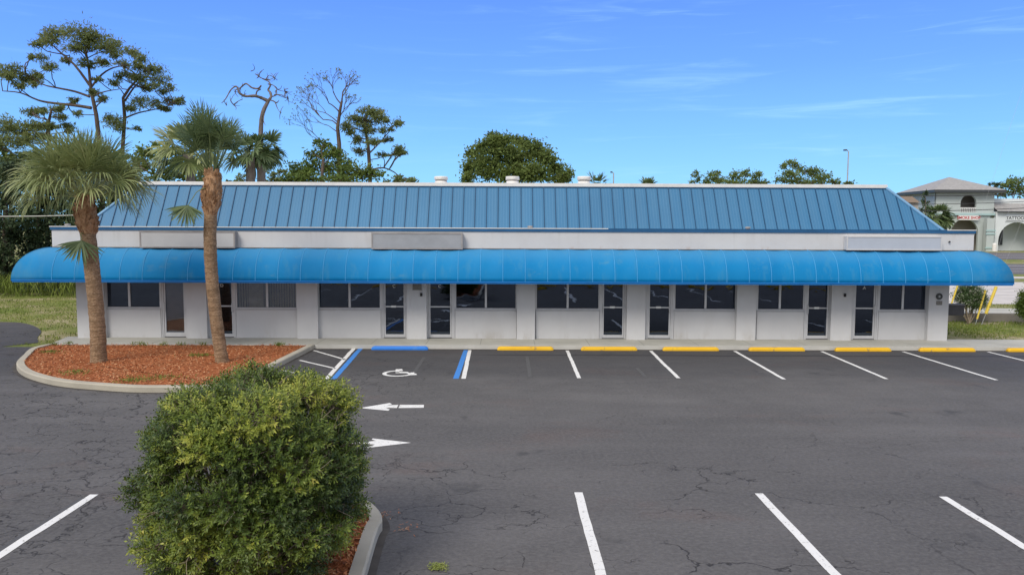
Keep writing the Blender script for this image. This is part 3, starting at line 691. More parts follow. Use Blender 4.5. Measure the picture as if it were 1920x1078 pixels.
# stucco returns that fill the gap between pier and storefront
for i, ((w, d, kw), (p0, p1_)) in enumerate(zip(bays, piers[:-1])):
    lo = min(X(w[0]), X(d[0])); hi = max(X(w[2]), X(d[1]))
    if lo-piers[i][1] > .01: part('jamb', MB().box(piers[i][1]+.002, lo-.002, YR-.02, YR+.1, SWZ, ZH-.003), 'stucco', B)
    if piers[i+1][0]-hi > .01: part('jamb', MB().box(hi+.002, piers[i+1][0]-.002, YR-.02, YR+.1, SWZ, ZH-.003), 'stucco', B)
# ---- mansard roof
YT0 = YU+.60; FI = .60; RUN = .97; SRUN = 1.60; ZR0 = ZU-.10; YT1 = YT0+RUN; ZR1 = zp(349.5, YT1)
fx0 = fp(150, 420, YT0)[0]; fx1 = fp(1774, 430, YT0)[0]; tx0 = fp(263, 346, YT1)[0]; tx1 = fp(1661, 350, YT1)[0]
yb0 = YB+.5-.6; yb1 = yb0-1.2
RF = MB()
foot = [(fx0, YT0, ZR0), (fx1, YT0, ZR0), (fx1, yb0, ZR0), (fx0, yb0, ZR0)]; top = [(tx0, YT1, ZR1), (tx1, YT1, ZR1), (tx1, yb1, ZR1), (tx0, yb1, ZR1)]
for i in range(4):
    j = (i+1) % 4; RF.quad(foot[i], foot[j], top[j], top[i])
roof = part('roof', RF, 'roof_metal', B)
sm = MB(); nrm = Vector((0, -(ZR1-ZR0), RUN)).normalized()
def ribbox(a, b, w, h, nn, mb, dark=True):
    a = Vector(a); b = Vector(b); d = (b-a).normalized(); s = d.cross(nn).normalized()*(w/2); o = nn*h
    V = [a-s, a+s, b+s, b-s, a-s*.7+o, a+s*.7+o, b+s*.7+o, b-s*.7+o]
    mb._add([tuple(v) for v in V], [(0, 3, 2, 1), (4, 5, 6, 7), (0, 1, 5, 4), (1, 2, 6, 5), (2, 3, 7, 6), (3, 0, 4, 7)])
sp_rib = .4075; x = fx0+.22
while x < fx1-.1:
    t = 1.0
    if x < tx0: t = (x-fx0)/(tx0-fx0)
    if x > tx1: t = (fx1-x)/(fx1-tx1)
    if t > .04: ribbox((x, YT0, ZR0), (x, YT0+RUN*t, ZR0+(ZR1-ZR0)*t), .026, .034, nrm, sm)
    x += sp_rib
for sgn, xf, xt in ((1, fx0, tx0), (-1, fx1, tx1)):
    y = YT0+.3; ns = Vector((-(ZR1-ZR0)*sgn, 0, abs(xt-xf))).normalized()
    while y < yb0-.1:
        t = min(1, (y-YT0)/RUN, (yb0-y)/1.2)
        if t > .05: ribbox((xf, y, ZR0), (xf+(xt-xf)*t, y, ZR0+(ZR1-ZR0)*t), .03, .048, ns, sm)
        y += sp_rib
part('roof_seams', sm, 'roof_seam', roof)
for i in range(4): part('hip_cap', MB().tube([foot[i], top[i]], .055, 8), 'hip_blue', roof, True)
part('roof_edge', MB().box(tx0-.04, tx1+.04, YT1-.045, YT1+.10, ZR1-.005, ZR1+.115).box(tx0-.04, tx0+.10, YT1+.102, yb1+.04, ZR1-.005, ZR1+.115).box(tx1-.10, tx1+.04, YT1+.102, yb1+.04, ZR1-.005, ZR1+.115).box(tx0+.1, tx1-.1, yb1-.1, yb1+.04, ZR1-.005, ZR1+.115), 'trim_white', roof)
part('drip_edge', MB().box(tx0-.03, tx1+.03, YT1-.05, YT1-.03, ZR1-.045, ZR1-.006), 'roof_seam', roof)
part('roof_deck', MB().box(tx0+.102, tx1-.102, YT1+.102, yb1-.102, ZR1-.05, ZR1+.02), 'roof_deck', roof)
part('gutter_deck', MB().box(XUL+.2, XUR-.2, YU+.302, YB+.3, ZR0-.05, ZR0+.005), 'roof_deck', roof)
for px in (827, 961, 1095):
    Y = 29.5; xv, zt = fp(px, 331, Y); v = empty_part('roof_vent', B); r = 12.4/FPX*Y; h = zt-(ZR1+.02)
    part('stack', MB().lathe([(0, 0), (r*.92, 0), (r*.92, h*.62), (r*.80, h*.64), (r*.80, h*.72)], (xv, Y, ZR1+.02)), 'vent_white', v, True)
    part('band', MB().lathe([(r*.80, h*.60), (r*.86, h*.63), (r*.86, h*.72), (r*.7, h*.74)], (xv, Y, ZR1+.02)), 'vent_dark', v, True)
    part('hood', MB().lathe([(r*.82, h*.70), (r*1.06, h*.74), (r*1.0, h*.90), (r*1.04, h*.94), (r*.95, h*.985), (0, h*1.0)], (xv, Y, ZR1+.02)), 'vent_white', v, True)
# ---- awning
PJ = .87; ZA1 = zp(467.5, YU)+.005; ZA0 = zp(529, YU-PJ)
aw = MB(); NT = 12
def prof(t): a = math.pi/2*t; return PJ*math.sin(a), ZA0+(ZA1-ZA0)*math.cos(a)   # t 0 top(wall) ->1 lip
spa = .742; xs_ = []; x = XUL-.0
seamx = []; x = fp(1068, 500, YU-.6)[0]
while x > XUL-PJ: x -= spa
while x < XUR+PJ: seamx.append(x); x += spa
seamx = [s for s in seamx if XUL+.15 < s < XUR-.15]
xsamp = sorted(set([XUL]+[XUR]+seamx+[s+spa*k/6 for s in seamx for k in range(1, 6) if s+spa*k/6 < XUR]+[XUL+(seamx[0]-XUL)*k/5 for k in range(1, 5)]))
def sag(x):
    if x < seamx[0]: return 0
    q = ((x-seamx[0])/spa) % 1.0; return -.042*math.sin(math.pi*q)*(1+.35*noise.noise((x*.4, 3, 3)))
rows = []
for t in [i/NT for i in range(NT+1)]:
    o, z = prof(t); row = [(XUL-o, YU-o, z)]
    for x in xsamp:
        sg = sag(x)*math.sin(math.pi*min(1, .08+t*.92)); row.append((x, YU-o-sg*math.sin(math.pi/2*t), z+sg*math.cos(math.pi/2*t)+.012*noise.noise((x*1.7, t*3, 0))+(.014*math.sin(math.pi*(((x-seamx[0])/spa) % 1.0))*t**6 if x > seamx[0] else 0)))
    row.append((XUR+o, YU-o, z)); rows.append(row)
nx = len(rows[0]); V = [p for r_ in rows for p in r_]; F = [(i*nx+k, (i+1)*nx+k, (i+1)*nx+k+1, i*nx+k+1) for i in range(NT) for k in range(nx-1)]
aw._add(V, F)
yend = YU+2.2
for sgn, xe in ((-1, XUL), (1, XUR)):
    V = []; 
    for i in range(NT+1):
        o, z = prof(i/NT)
        for y in (YU-o, YU, YU+.74, YU+1.48, yend): V.append((xe+sgn*o, y, z))
    F = [(i*5+k, i*5+k+1, (i+1)*5+k+1, (i+1)*5+k) if sgn > 0 else (i*5+k, (i+1)*5+k, (i+1)*5+k+1, i*5+k+1) for i in range(NT) for k in range(4)]
    aw._add(V, F)
awn = part('awning', aw, 'awning_vinyl', B, True)
sol = awn.modifiers.new('thickness', 'SOLIDIFY'); sol.thickness = .012; sol.offset = -1
for sx_ in seamx: part('seam_piping', MB().tube([(sx_, YU-prof(i/NT)[0]-.004*math.sin(i/NT*1.57), prof(i/NT)[1]+.004) for i in range(NT+1)], .009, 5), 'awning_seam', awn, True)
lip = MB().tube([(XUL-PJ, yend, ZA0), (XUL-PJ, YU-PJ, ZA0), (XUR+PJ, YU-PJ, ZA0), (XUR+PJ, yend, ZA0)], .02, 6); lip.box(XUL-PJ+.02, XUR+PJ-.02, YU-PJ+.005, YU-PJ+.02, ZA0-.06, ZA0-.018)
part('lip', lip, 'awning_valance', awn)
for sx_ in seamx[::2]: part('support_hoop', MB().tube([(sx_, YU-prof(i/6)[0]+.04, prof(i/6)[1]-.03) for i in range(7)], .014, 5), 'galvanised', awn, True)
part('awning_flashing', MB().box(XUL-.01, XUR+.01, YU-.03, YU-.003, ZA1-.01, ZA1+.02), 'trim_dark', awn)
# little caps/floodlight stubs on the parapet
for px, py, lab in ((994, 425, 'small rusty vent cap on the roof ledge above the middle windows'), (1403, 427, 'small rusty vent cap on the roof ledge right of the roof middle'), (125, 421, 'small rusty vent cap at the left end of the roof ledge')):
    x_, z_ = fp(px, py, YU+.35); o = MB().lathe([(0, .0), (.075, 0), (.075, .05), (.10, .05), (.085, .09), (0, .10)], (x_, YU+.40, ZR0+.03+(.05)), 12); o.box(x_-.03, x_+.03, YU+.37, YU+.43, ZR0, ZR0+.09)
    tag(o.build('vent_cap', 'sign_metal'), lab, 'vent', 'vent caps on the roof ledge')
# ---- blank sign cabinets
def cabinet(px0, px1, py0, py1, lab, face, side, d=.25):
    y = YU-d; x0, zt = fp(px0, py0, y); x1 = fp(px1, py0, y)[0]; zb = zp(py1, y, (px0+px1)/2); zt = zp(py0, y, (px0+px1)/2)
    e = empty('sign_cabinet', lab, 'sign', 'blank sign cabinets on the shop front', loc=((x0+x1)/2, YU-.003, zb))
    part('housing', MB().box(x0, x1, y, YU-.004, zb, zt), side, e); f = .035
    part('rim', MB().box(x0-.01, x1+.01, y-.025, y-.002, zt-f, zt+.01).box(x0-.01, x1+.01, y-.025, y-.002, zb-.01, zb+f).box(x0-.01, x0+f, y-.025, y-.002, zb+f, zt-f).box(x1-f, x1+.01, y-.025, y-.002, zb+f, zt-f), side, e)
    part('face', MB().box(x0+f, x1-f, y-.012, y-.003, zb+f, zt-f), face, e)
simple('sign_face_a', (.48, .49, .50), .5, .08, 1.2); simple('sign_face_b', (.30, .315, .34), .5, .12, 1.6); simple('sign_face_c', (.42, .46, .53), .45, .05, 1.1)
cabinet(262, 440, 434, 464.5, 'blank pale grey sign cabinet behind the taller palm trunk', 'sign_face_a', 'sign_metal')
cabinet(697, 867, 437, 467, 'blank darker grey sign cabinet with streaked face over the lettered doors', 'sign_face_b', 'sign_metal')
cabinet(1588, 1766, 443.5, 469, 'blank bluish sign cabinet with white frame near the right end of the front', 'sign_face_c', 'aluminium_light')
# ---- small things on piers
def wallbox(px, py, w, h, d, mat, name, lab, cat, y=YF):
    x_, z_ = fp(px, py, y-d); m = MB().bevbox(x_-w/2, x_+w/2, y-d, y-.002, z_-h/2, z_+h/2, min(.012, d*.3)); m.box(x_-w*.25, x_+w*.25, y-d-.012, y-d-.001, z_-h*.1, z_+h*.30)
    return tag(m.build(name, mat), lab, cat)
wallbox(789.5, 552.5, .075, .12, .05, 'black_plastic', 'key_box', 'small black key box on the pier between the two doors lettered C', 'key box')
wallbox(1585, 553.5, .075, .12, .05, 'black_plastic', 'key_box', 'small black key box on the pier left of the door lettered A', 'key box')
x_, z_ = fp(782, 533, YF-.03); pl = empty('notice_plaque', 'grey framed notice plaque under the awning on the pier between the C doors', 'sign', loc=(x_, YF-.002, z_-.15))
part('board', MB().box(x_-.15, x_+.15, YF-.03, YF-.003, z_-.20, z_+.17), 'plaque_grey', pl); part('border', MB().box(x_-.165, x_-.151, YF-.035, YF-.002, z_-.21, z_+.18).box(x_+.151, x_+.165, YF-.035, YF-.002, z_-.21, z_+.18).box(x_-.15, x_+.15, YF-.035, YF-.002, z_-.212, z_-.201), 'aluminium', pl)
x_, z_ = fp(1761.5, 556, YF-.03); em = empty('round_emblem', 'dark round medallion on the right end pier above a small plaque', 'sign', loc=(x_, YF-.002, z_-.12))
dm = MB(); dm.tube([(x_, YF-.003, z_), (x_, YF-.03, z_)], .115, 24); part('disc', dm, 'plaque_dark', em)
st = MB(); c0 = [(x_+r*math.sin(k*math.pi/5), YF-.036, z_+r*math.cos(k*math.pi/5)) for k in range(10) for r in ((.06 if k % 2 == 0 else .025),)]
for k in range(10): st._add([(x_, YF-.036, z_), c0[k], c0[(k+1) % 10]], [(0, 1, 2)])
part('star', st, 'galvanised', em)
x2, z2 = fp(1761.5, 568, YF-.02); tag(MB().bevbox(x2-.10, x2+.10, YF-.02, YF-.002, z2-.075, z2+.07, .004).build('small_plaque', 'plaque_grey'), 'small grey rectangular plaque under the round medallion', 'sign')
x2, z2 = fp(1780.5, 454.5, YU-.05); tag(MB().lathe([(0, 0), (.03, 0), (.035, .03), (0, .05)], (x2, YU-.05, z2)).box(x2-.012, x2+.012, YU-.05, YU-.002, z2-.01, z2+.02).build('wall_fitting', 'dark_ink'), 'tiny dark fitting on the upper wall right of the last sign cabinet', 'fitting')
# grey bench-like box on a post beside the right pier
bx0 = fp(1779, 600, 26.6)[0]; bx1, bz1 = fp(1806, 572, 26.6); bzb = zp(591, 26.6, 1790); bp0 = XR+.01
ub = empty('meter_cabinet', 'dark grey cabinet on a post against the right end of the shop building', 'utility box', loc=(bx0+.2, 26.6, SWZ))
part('cabinet', MB().bevbox(XR+.01, bx1, 26.5, 26.85, bzb, bz1, .03), 'box_grey', ub)
part('lid', MB().bevbox(XR+.005, bx1+.02, 26.48, 26.87, bz1+.001, bz1+.035, .01), 'box_post', ub)
part('post', MB().box(XR+.012, XR+.15, 26.55, 26.8, SWZ-.14, bzb-.001), 'box_grey', ub); part('conduit', MB().tube([(XR+.22, 26.66, SWZ-.14), (XR+.22, 26.66, bzb+.02)], .045, 10), 'box_post', ub)
# ------------------------------------------------------------------ plants: generators
def randdir(n):
    v = rng.normal(size=(n, 3)); return v/np.linalg.norm(v, axis=1, keepdims=True)
def clump_leaves(mb, c, r, n, size, aspect=.5, subs=None, tight=.3, flatz=1.0, shade=.0, upb=.0):
    """leaves gathered in sub-clumps over an ellipsoid"""
    c = np.array(c); r = np.array(r); k = subs or max(4, int(n/45)); tight = tight*1.35
    sc_ = randdir(k)*(rng.uniform(.35, 1.0, (k, 1))**.6)*r*(1-tight*.4); sr = tight*rng.uniform(.6, 1.3, k)
    idx = rng.integers(0, k, n); off = rng.normal(size=(n, 3))*.55; P = c+sc_[idx]+off*sr[idx][:, None]*np.minimum(r, r.mean()*1.2)
    D = off/np.maximum(np.linalg.norm(off, axis=1, keepdims=True), 1e-4)+rng.normal(size=(n, 3))*.7; Nn = rng.normal(size=(n, 3))*.8+np.array([0, -.2, 1])
    rn = np.clip(rng.normal(.45, .2, n)+rng.normal(0, .16, k)[idx], 0, 1)
    L = size*rng.uniform(.7, 1.35, n); mb.leaves(P, D, Nn, L, L*aspect, rn); return c+sc_
def limb(mb, a, b, r0, r1, bend=.15, n=6, sides=5, lift=.0):
    a = Vector(a); b = Vector(b); L = (b-a).length; o = Vector((random.gauss(0, 1), random.gauss(0, 1), random.gauss(0, .6)))*bend*L; pts = []
    for i in range(n+1):
        t = i/n; p = a.lerp(b, t)+o*math.sin(math.pi*t)*.5+Vector((0, 0, lift*L*math.sin(math.pi*t)))
        w = .05*L*min(t, 1-t)*2; p += Vector((noise.noise(p*.9), noise.noise(p*.9+Vector((9, 0, 0))), noise.noise(p*.9+Vector((0, 9, 0)))))*w*2
        pts.append(p)
    pts[0] = a; mb.tube(pts, [r0+(r1-r0)*(i/n)**.8 for i in range(n+1)], sides); return pts
def tree(name, label, cat, Y, trunkpx, clumps, mat, bark_, leaf=.22, dens=26, r0=.25, r1=.05, group=None, depth=None, aspect=.5, extra_limbs=(), subs_div=45, tight=.3, twigs=True, base_z=None, attach=.5):
    """trunkpx: photo points of the trunk (bottom to top); clumps: (px, py, rx, ry) foliage masses"""
    P = []
    for i, (px, py) in enumerate(trunkpx):
        x, z = fp(px, py, Y); P.append(Vector((x, Y+(noise.noise((px*.1, py*.1, 5))*.6 if i else 0), z)))
    bz = gz(P[0].x, Y) if base_z is None else base_z; r0 = r0*.72; P = [Vector((P[0].x+(P[0].x-P[1].x)*.2 if len(P) > 1 else P[0].x, Y, bz-.1))]+P
    root = empty(name, label, cat, group, loc=(P[0].x, Y, bz)); tb = MB(); m = len(P)
    Q = []
    for i in range(m-1):
        for k in range(4): Q.append(P[i].lerp(P[i+1], k/4))
    Q.append(P[-1]); nq = len(Q); tb.tube(Q, [r0*1.25 if i == 0 else r0+(r1-r0)*i/(nq-1) for i in range(nq)], 8)
    for pts, ra, rb in extra_limbs:
        L = []
        for i, (px, py) in enumerate(pts): x, z = fp(px, py, Y); L.append(Vector((x, Y+random.uniform(-1, 1)*(.25*i/len(pts)), z)))
        q2 = []
        for i in range(len(L)-1):
            for k in range(3):
                t = k/3; a_, b_, c_, d_ = L[max(i-1, 0)], L[i], L[i+1], L[min(i+2, len(L)-1)]
                q2.append(.5*((2*b_)+(c_-a_)*t+(2*a_-5*b_+4*c_-d_)*t*t+(3*b_-a_-3*c_+d_)*t**3))
        q2.append(L[-1]); tb.tube(q2, [ra+(rb-ra)*i/(len(q2)-1) for i in range(len(q2))], 5); Q += q2[2:]
    cb = MB(); s = Y/FPX
    if mat == 'pine_needle': clumps = list(clumps)+[(c_[0]+random.uniform(-1, 1)*c_[2]*1.1, c_[1]+random.uniform(-.4, 1)*c_[3]*1.1, c_[2]*.55, c_[3]*.6) for c_ in clumps]
    for (px, py, rx, ry) in clumps:
        if mat == 'pine_needle': rx *= 1.15; ry *= 1.12
        rad = min(rx, ry)*s; dy = random.uniform(-1, 1)*(depth if depth is not None else 1.8); x, z = fp(px, py, Y+dy)
        r = (rx*s*1.08, max(rad, .7*rx*s if depth is None else rad), ry*s); n = int(dens*(rx*s)*(ry*s)*3.14/(leaf*leaf*aspect)*.125)+50
        subs = clump_leaves(cb, (x, Y+dy, z), r, n, leaf, aspect, tight=tight, subs=max(9, int(n/28)))
        if twigs:
            c = Vector((x, Y+dy, z)); cand = [q for q in Q if q.z < z+.2] or Q
            q = min(cand, key=lambda q: (q-c).length+attach*abs(z-q.z-.3*(q-c).length)); rr = min(.10, .02+.012*(q-c).length)*(r0/.25)**.5
            lp = limb(tb, q, c, rr, .025, .14)
            for sp__ in subs[:7]: limb(tb, lp[-2], Vector(sp__), .022, .008, .2, 3, 4)
    part('trunk', tb, bark_, root, True); part('crown', cb, mat, root); return root
# ---- palms
def fan_leaf(mb, base, dirv, L, R0, droop, rn, nseg=26, wid=.03, open_=1.0, stem_r=.014, sag=.35, roll=.35):
    """costapalmate leaf: arched stalk then a fan of drooping blades"""
    d = Vector(dirv).normalized(); upv = Vector((0, 0, 1)); pts = []; p = Vector(base); dd = d.copy(); st_ = 6
    for i in range(st_+1):
        pts.append(p.copy()); dd = (dd+Vector((0, 0, -droop/st_))).normalized(); p = p+dd*(L/st_)
    mb.tube(pts, [stem_r*1.3-(stem_r*.6)*i/st_ for i in range(st_+1)], 4, rnd=.75)
    tip = pts[-1]; side = dd.cross(upv); side = side.normalized() if side.length > .05 else Vector((1, 0, 0)); nrm_ = side.cross(dd).normalized()
    ro = Matrix.Rotation(random.gauss(0, roll), 3, dd); side = ro @ side; nrm_ = ro @ nrm_
    for k in range(nseg):
        u = (k+.5)/nseg*2-1; ang = u*R(118)*open_+random.gauss(0, .035); dirk = (dd*math.cos(ang)+side*math.sin(ang)+nrm_*(.30*(abs(u))+.05+random.gauss(0, .10))).normalized()
        Lk = R0*(1-.30*abs(u)**2)*random.uniform(.86, 1.1); q = tip-dd*(L*.10*abs(u)) ; wv = dirk.cross(nrm_).normalized()*wid; V = []; dk = dirk.copy(); ns = 5
        seg_sag = sag*random.uniform(.7, 1.5)
        for i in range(ns+1):
            t = i/ns; w_ = wv*(.25+1.0*math.sin(math.pi*min(1, .18+t*.62)))*(1 if t < .98 else .15)
            V += [tuple(q-w_), tuple(q+w_)]
            dk = (dk+Vector((0, 0, -1))*seg_sag*(.15+t*1.3)/ns*2.0).normalized(); q = q+dk*(Lk/ns)
        mb._add(V, [(2*i, 2*i+1, 2*i+3, 2*i+2) for i in range(ns)], min(1, max(0, rn+random.gauss(0, .13)+(.15 if random.random() < .06 else 0))))
def palm(label, Y, trunkpx, r, crown_px, nleaf, L, R0, mat='palm_leaf', boots=1.2, group=None, elev=(-.35, 1.25), sag=.45, wid=.03, hang=(), nseg=26, bark_='palm_bark', lean=(0, 0), base_z=0.09, jag=True, droop=1.0, roll=.35, lvar=.13):
    P = []
    for i, (px, py) in enumerate(trunkpx):
        x, z = fp(px, py, Y); P.append(Vector((x, Y, z)))
    P[0].z = min(P[0].z, base_z)
    root = empty('palm_tree', label, 'palm tree', group, loc=(P[0].x, Y, P[0].z)); tb = MB(); Q = []
    for i in range(len(P)-1):
        for k in range(14):
            t = k/14; a, b, c, d = P[max(i-1, 0)], P[i], P[i+1], P[min(i+2, len(P)-1)]
            Q.append(.5*((2*b)+(c-a)*t+(2*a-5*b+4*c-d)*t*t+(3*b-a-3*c+d)*t**3))
    Q.append(P[-1]); ztop = P[-1].z; rad = []
    for i, q in enumerate(Q):
        h = q.z-P[0].z; base_f = 1+.14*math.exp(-h*3); rr = r*base_f*(1+.02*math.sin(h*31)+.018*noise.noise((h*4, 1, 2))); rad.append(rr)
    n = 16; V = []
    for q, rr in zip(Q, rad):
        for k in range(n):
            a = 2*math.pi*k/n; f = 1+.055*noise.noise((math.cos(a)*2.2, math.sin(a)*2.2, q.z*3.3))+.03*noise.noise((math.cos(a)*9, math.sin(a)*9, q.z*14)); V.append((q.x+rr*f*math.cos(a), q.y+rr*f*math.sin(a), q.z))
    tb._add(V, [(i*n+k, i*n+(k+1) % n, (i+1)*n+(k+1) % n, (i+1)*n+k) for i in range(len(Q)-1) for k in range(n)])
    part('trunk', tb, bark_, root, True)
    top = P[-1]
    if boots:
        bb = MB(); Qb = [q for q in Q if q.z > ztop-boots]
        nb = int(boots*(200 if jag else 60))
        for i in range(nb):
            t = random.random(); z = ztop-boots*(1-t); q = min(Q, key=lambda q: abs(q.z-z)); a = i*2.399; o = Vector((math.cos(a), math.sin(a), 0)); sw = r*(1.0+.45*math.sin(math.pi*min(1, t*1.15)))
            p0 = Vector((q.x, q.y, z))+o*(sw*.80); s_ = o.cross(Vector((0, 0, 1))); w = r*random.uniform(.18, .34); hgt = random.uniform(.12, .24); tipo = o*random.uniform(.02, .085)
            V = [p0-s_*w, p0+s_*w, p0+s_*w*.8+tipo+Vector((0, 0, hgt)), p0-s_*w*.8+tipo+Vector((0, 0, hgt*random.uniform(.7, 1.1)))]
            lean_ = s_*random.uniform(-.08, .08); V[2] += lean_; V[3] += lean_
            Vo = [v+o*.022 for v in V]
            bb._add([tuple(v) for v in V+Vo], [(0, 3, 2, 1), (4, 5, 6, 7), (0, 1, 5, 4), (1, 2, 6, 5), (2, 3, 7, 6), (3, 0, 4, 7)])
        core = [q for q in Q if q.z > ztop-boots-.05]; bb.tube(core, [r*(1.0+.36*math.sin(math.pi*min(1, (i/max(1, len(core)-1))*1.15))) for i in range(len(core))], 14)
        part('boots', bb, 'palm_boot', root)
    cb = MB(); golden = 2.39996
    for i in range(nleaf):
        f = (i+.5)/nleaf; el = elev[0]+(elev[1]-elev[0])*(1-f)**.9; az = i*golden+random.uniform(-.25, .25)
        dv = Vector((math.cos(az)*math.cos(el), math.sin(az)*math.cos(el), math.sin(el)))
        young = el > .75
        fan_leaf(cb, top+Vector((0, 0, .05))+Vector((math.cos(az), math.sin(az), 0))*r*.5, dv, L*random.uniform(1-lvar, 1+lvar)*(1.0 if not young else .9), R0*random.uniform(.88, 1.1), (.42+.35*(1-max(0, el)))*droop, .5 if young else random.uniform(.3, .6), nseg, wid, .72 if young else 1.0, sag=sag*(.35 if young else 1), roll=roll)
    part('crown', cb, mat, root)
    for (ax, ay, tx, ty, hl, hr) in hang:
        hb = MB(); x0, z0 = fp(ax, ay, Y-.1); x1, z1 = fp(tx, ty, Y-.45); a = Vector((x0, Y-.15, z0)); b = Vector((x1, Y-.45, z1)); mid = a.lerp(b, .5)+Vector((0, -.1, .12))
        hb.tube([a, a.lerp(mid, .6)+Vector((0, 0, .03)), mid, b], [.02, .016, .013, .01], 5, rnd=.9)
        d = Vector((-.15, -.1, -1)).normalized(); side = Vector((1, .15, 0)).normalized()
        for k in range(22):
            u = (k+.5)/22*2-1; an = u*R(78)-.12; dk = (d*math.cos(an)+side*math.sin(an)+Vector((0, random.uniform(-.25, .1), 0))).normalized(); q = b.copy(); V = []; Lk = hr*random.uniform(.75, 1.08); wv = dk.cross(Vector((0, 1, 0))).normalized()*.019
            for i in range(5):
                t = i/4; w_ = wv*(.4+.9*math.sin(math.pi*min(1, .2+.66*t)))*(1 if t < 1 else .1); V += [tuple(q-w_), tuple(q+w_)]; dk = (dk+Vector((0, 0, -.10*t))).normalized(); q = q+dk*Lk/4
            hb._add(V, [(2*i, 2*i+1, 2*i+3, 2*i+2) for i in range(4)], min(1, max(0, .35+random.gauss(0, .15))))
        part('hanging_frond', hb, 'palm_leaf_dark', root)
    return root
YP = gp(185, 679, .1)[1]
palm('shorter cabbage palm with wide drooping crown at the left of the mulch bed', YP, [(185, 681), (182, 600), (172, 500), (163, 420), (159, 375)], .205, None, 60, 1.16, .95, 'palm_leaf', 1.0, elev=(.22, 1.50), sag=1.05, wid=.012, nseg=34, droop=.62, roll=.6, hang=[(160, 440, 153, 452, .5, .75)])
YP2 = gp(416, 679, .1)[1]
palm('taller leaning cabbage palm with upright crown and browner trunk in the mulch bed', YP2, [(417, 681), (408, 620), (397, 520), (394, 430), (399, 345), (399, 328)], .175, None, 34, 1.22, .60, 'palm_leaf_dark', 1.15, elev=(.86, 1.57), sag=.42, wid=.0095, nseg=26, droop=.04, lvar=.36, roll=1.2, hang=[(392, 352, 352, 386, .5, .62)])
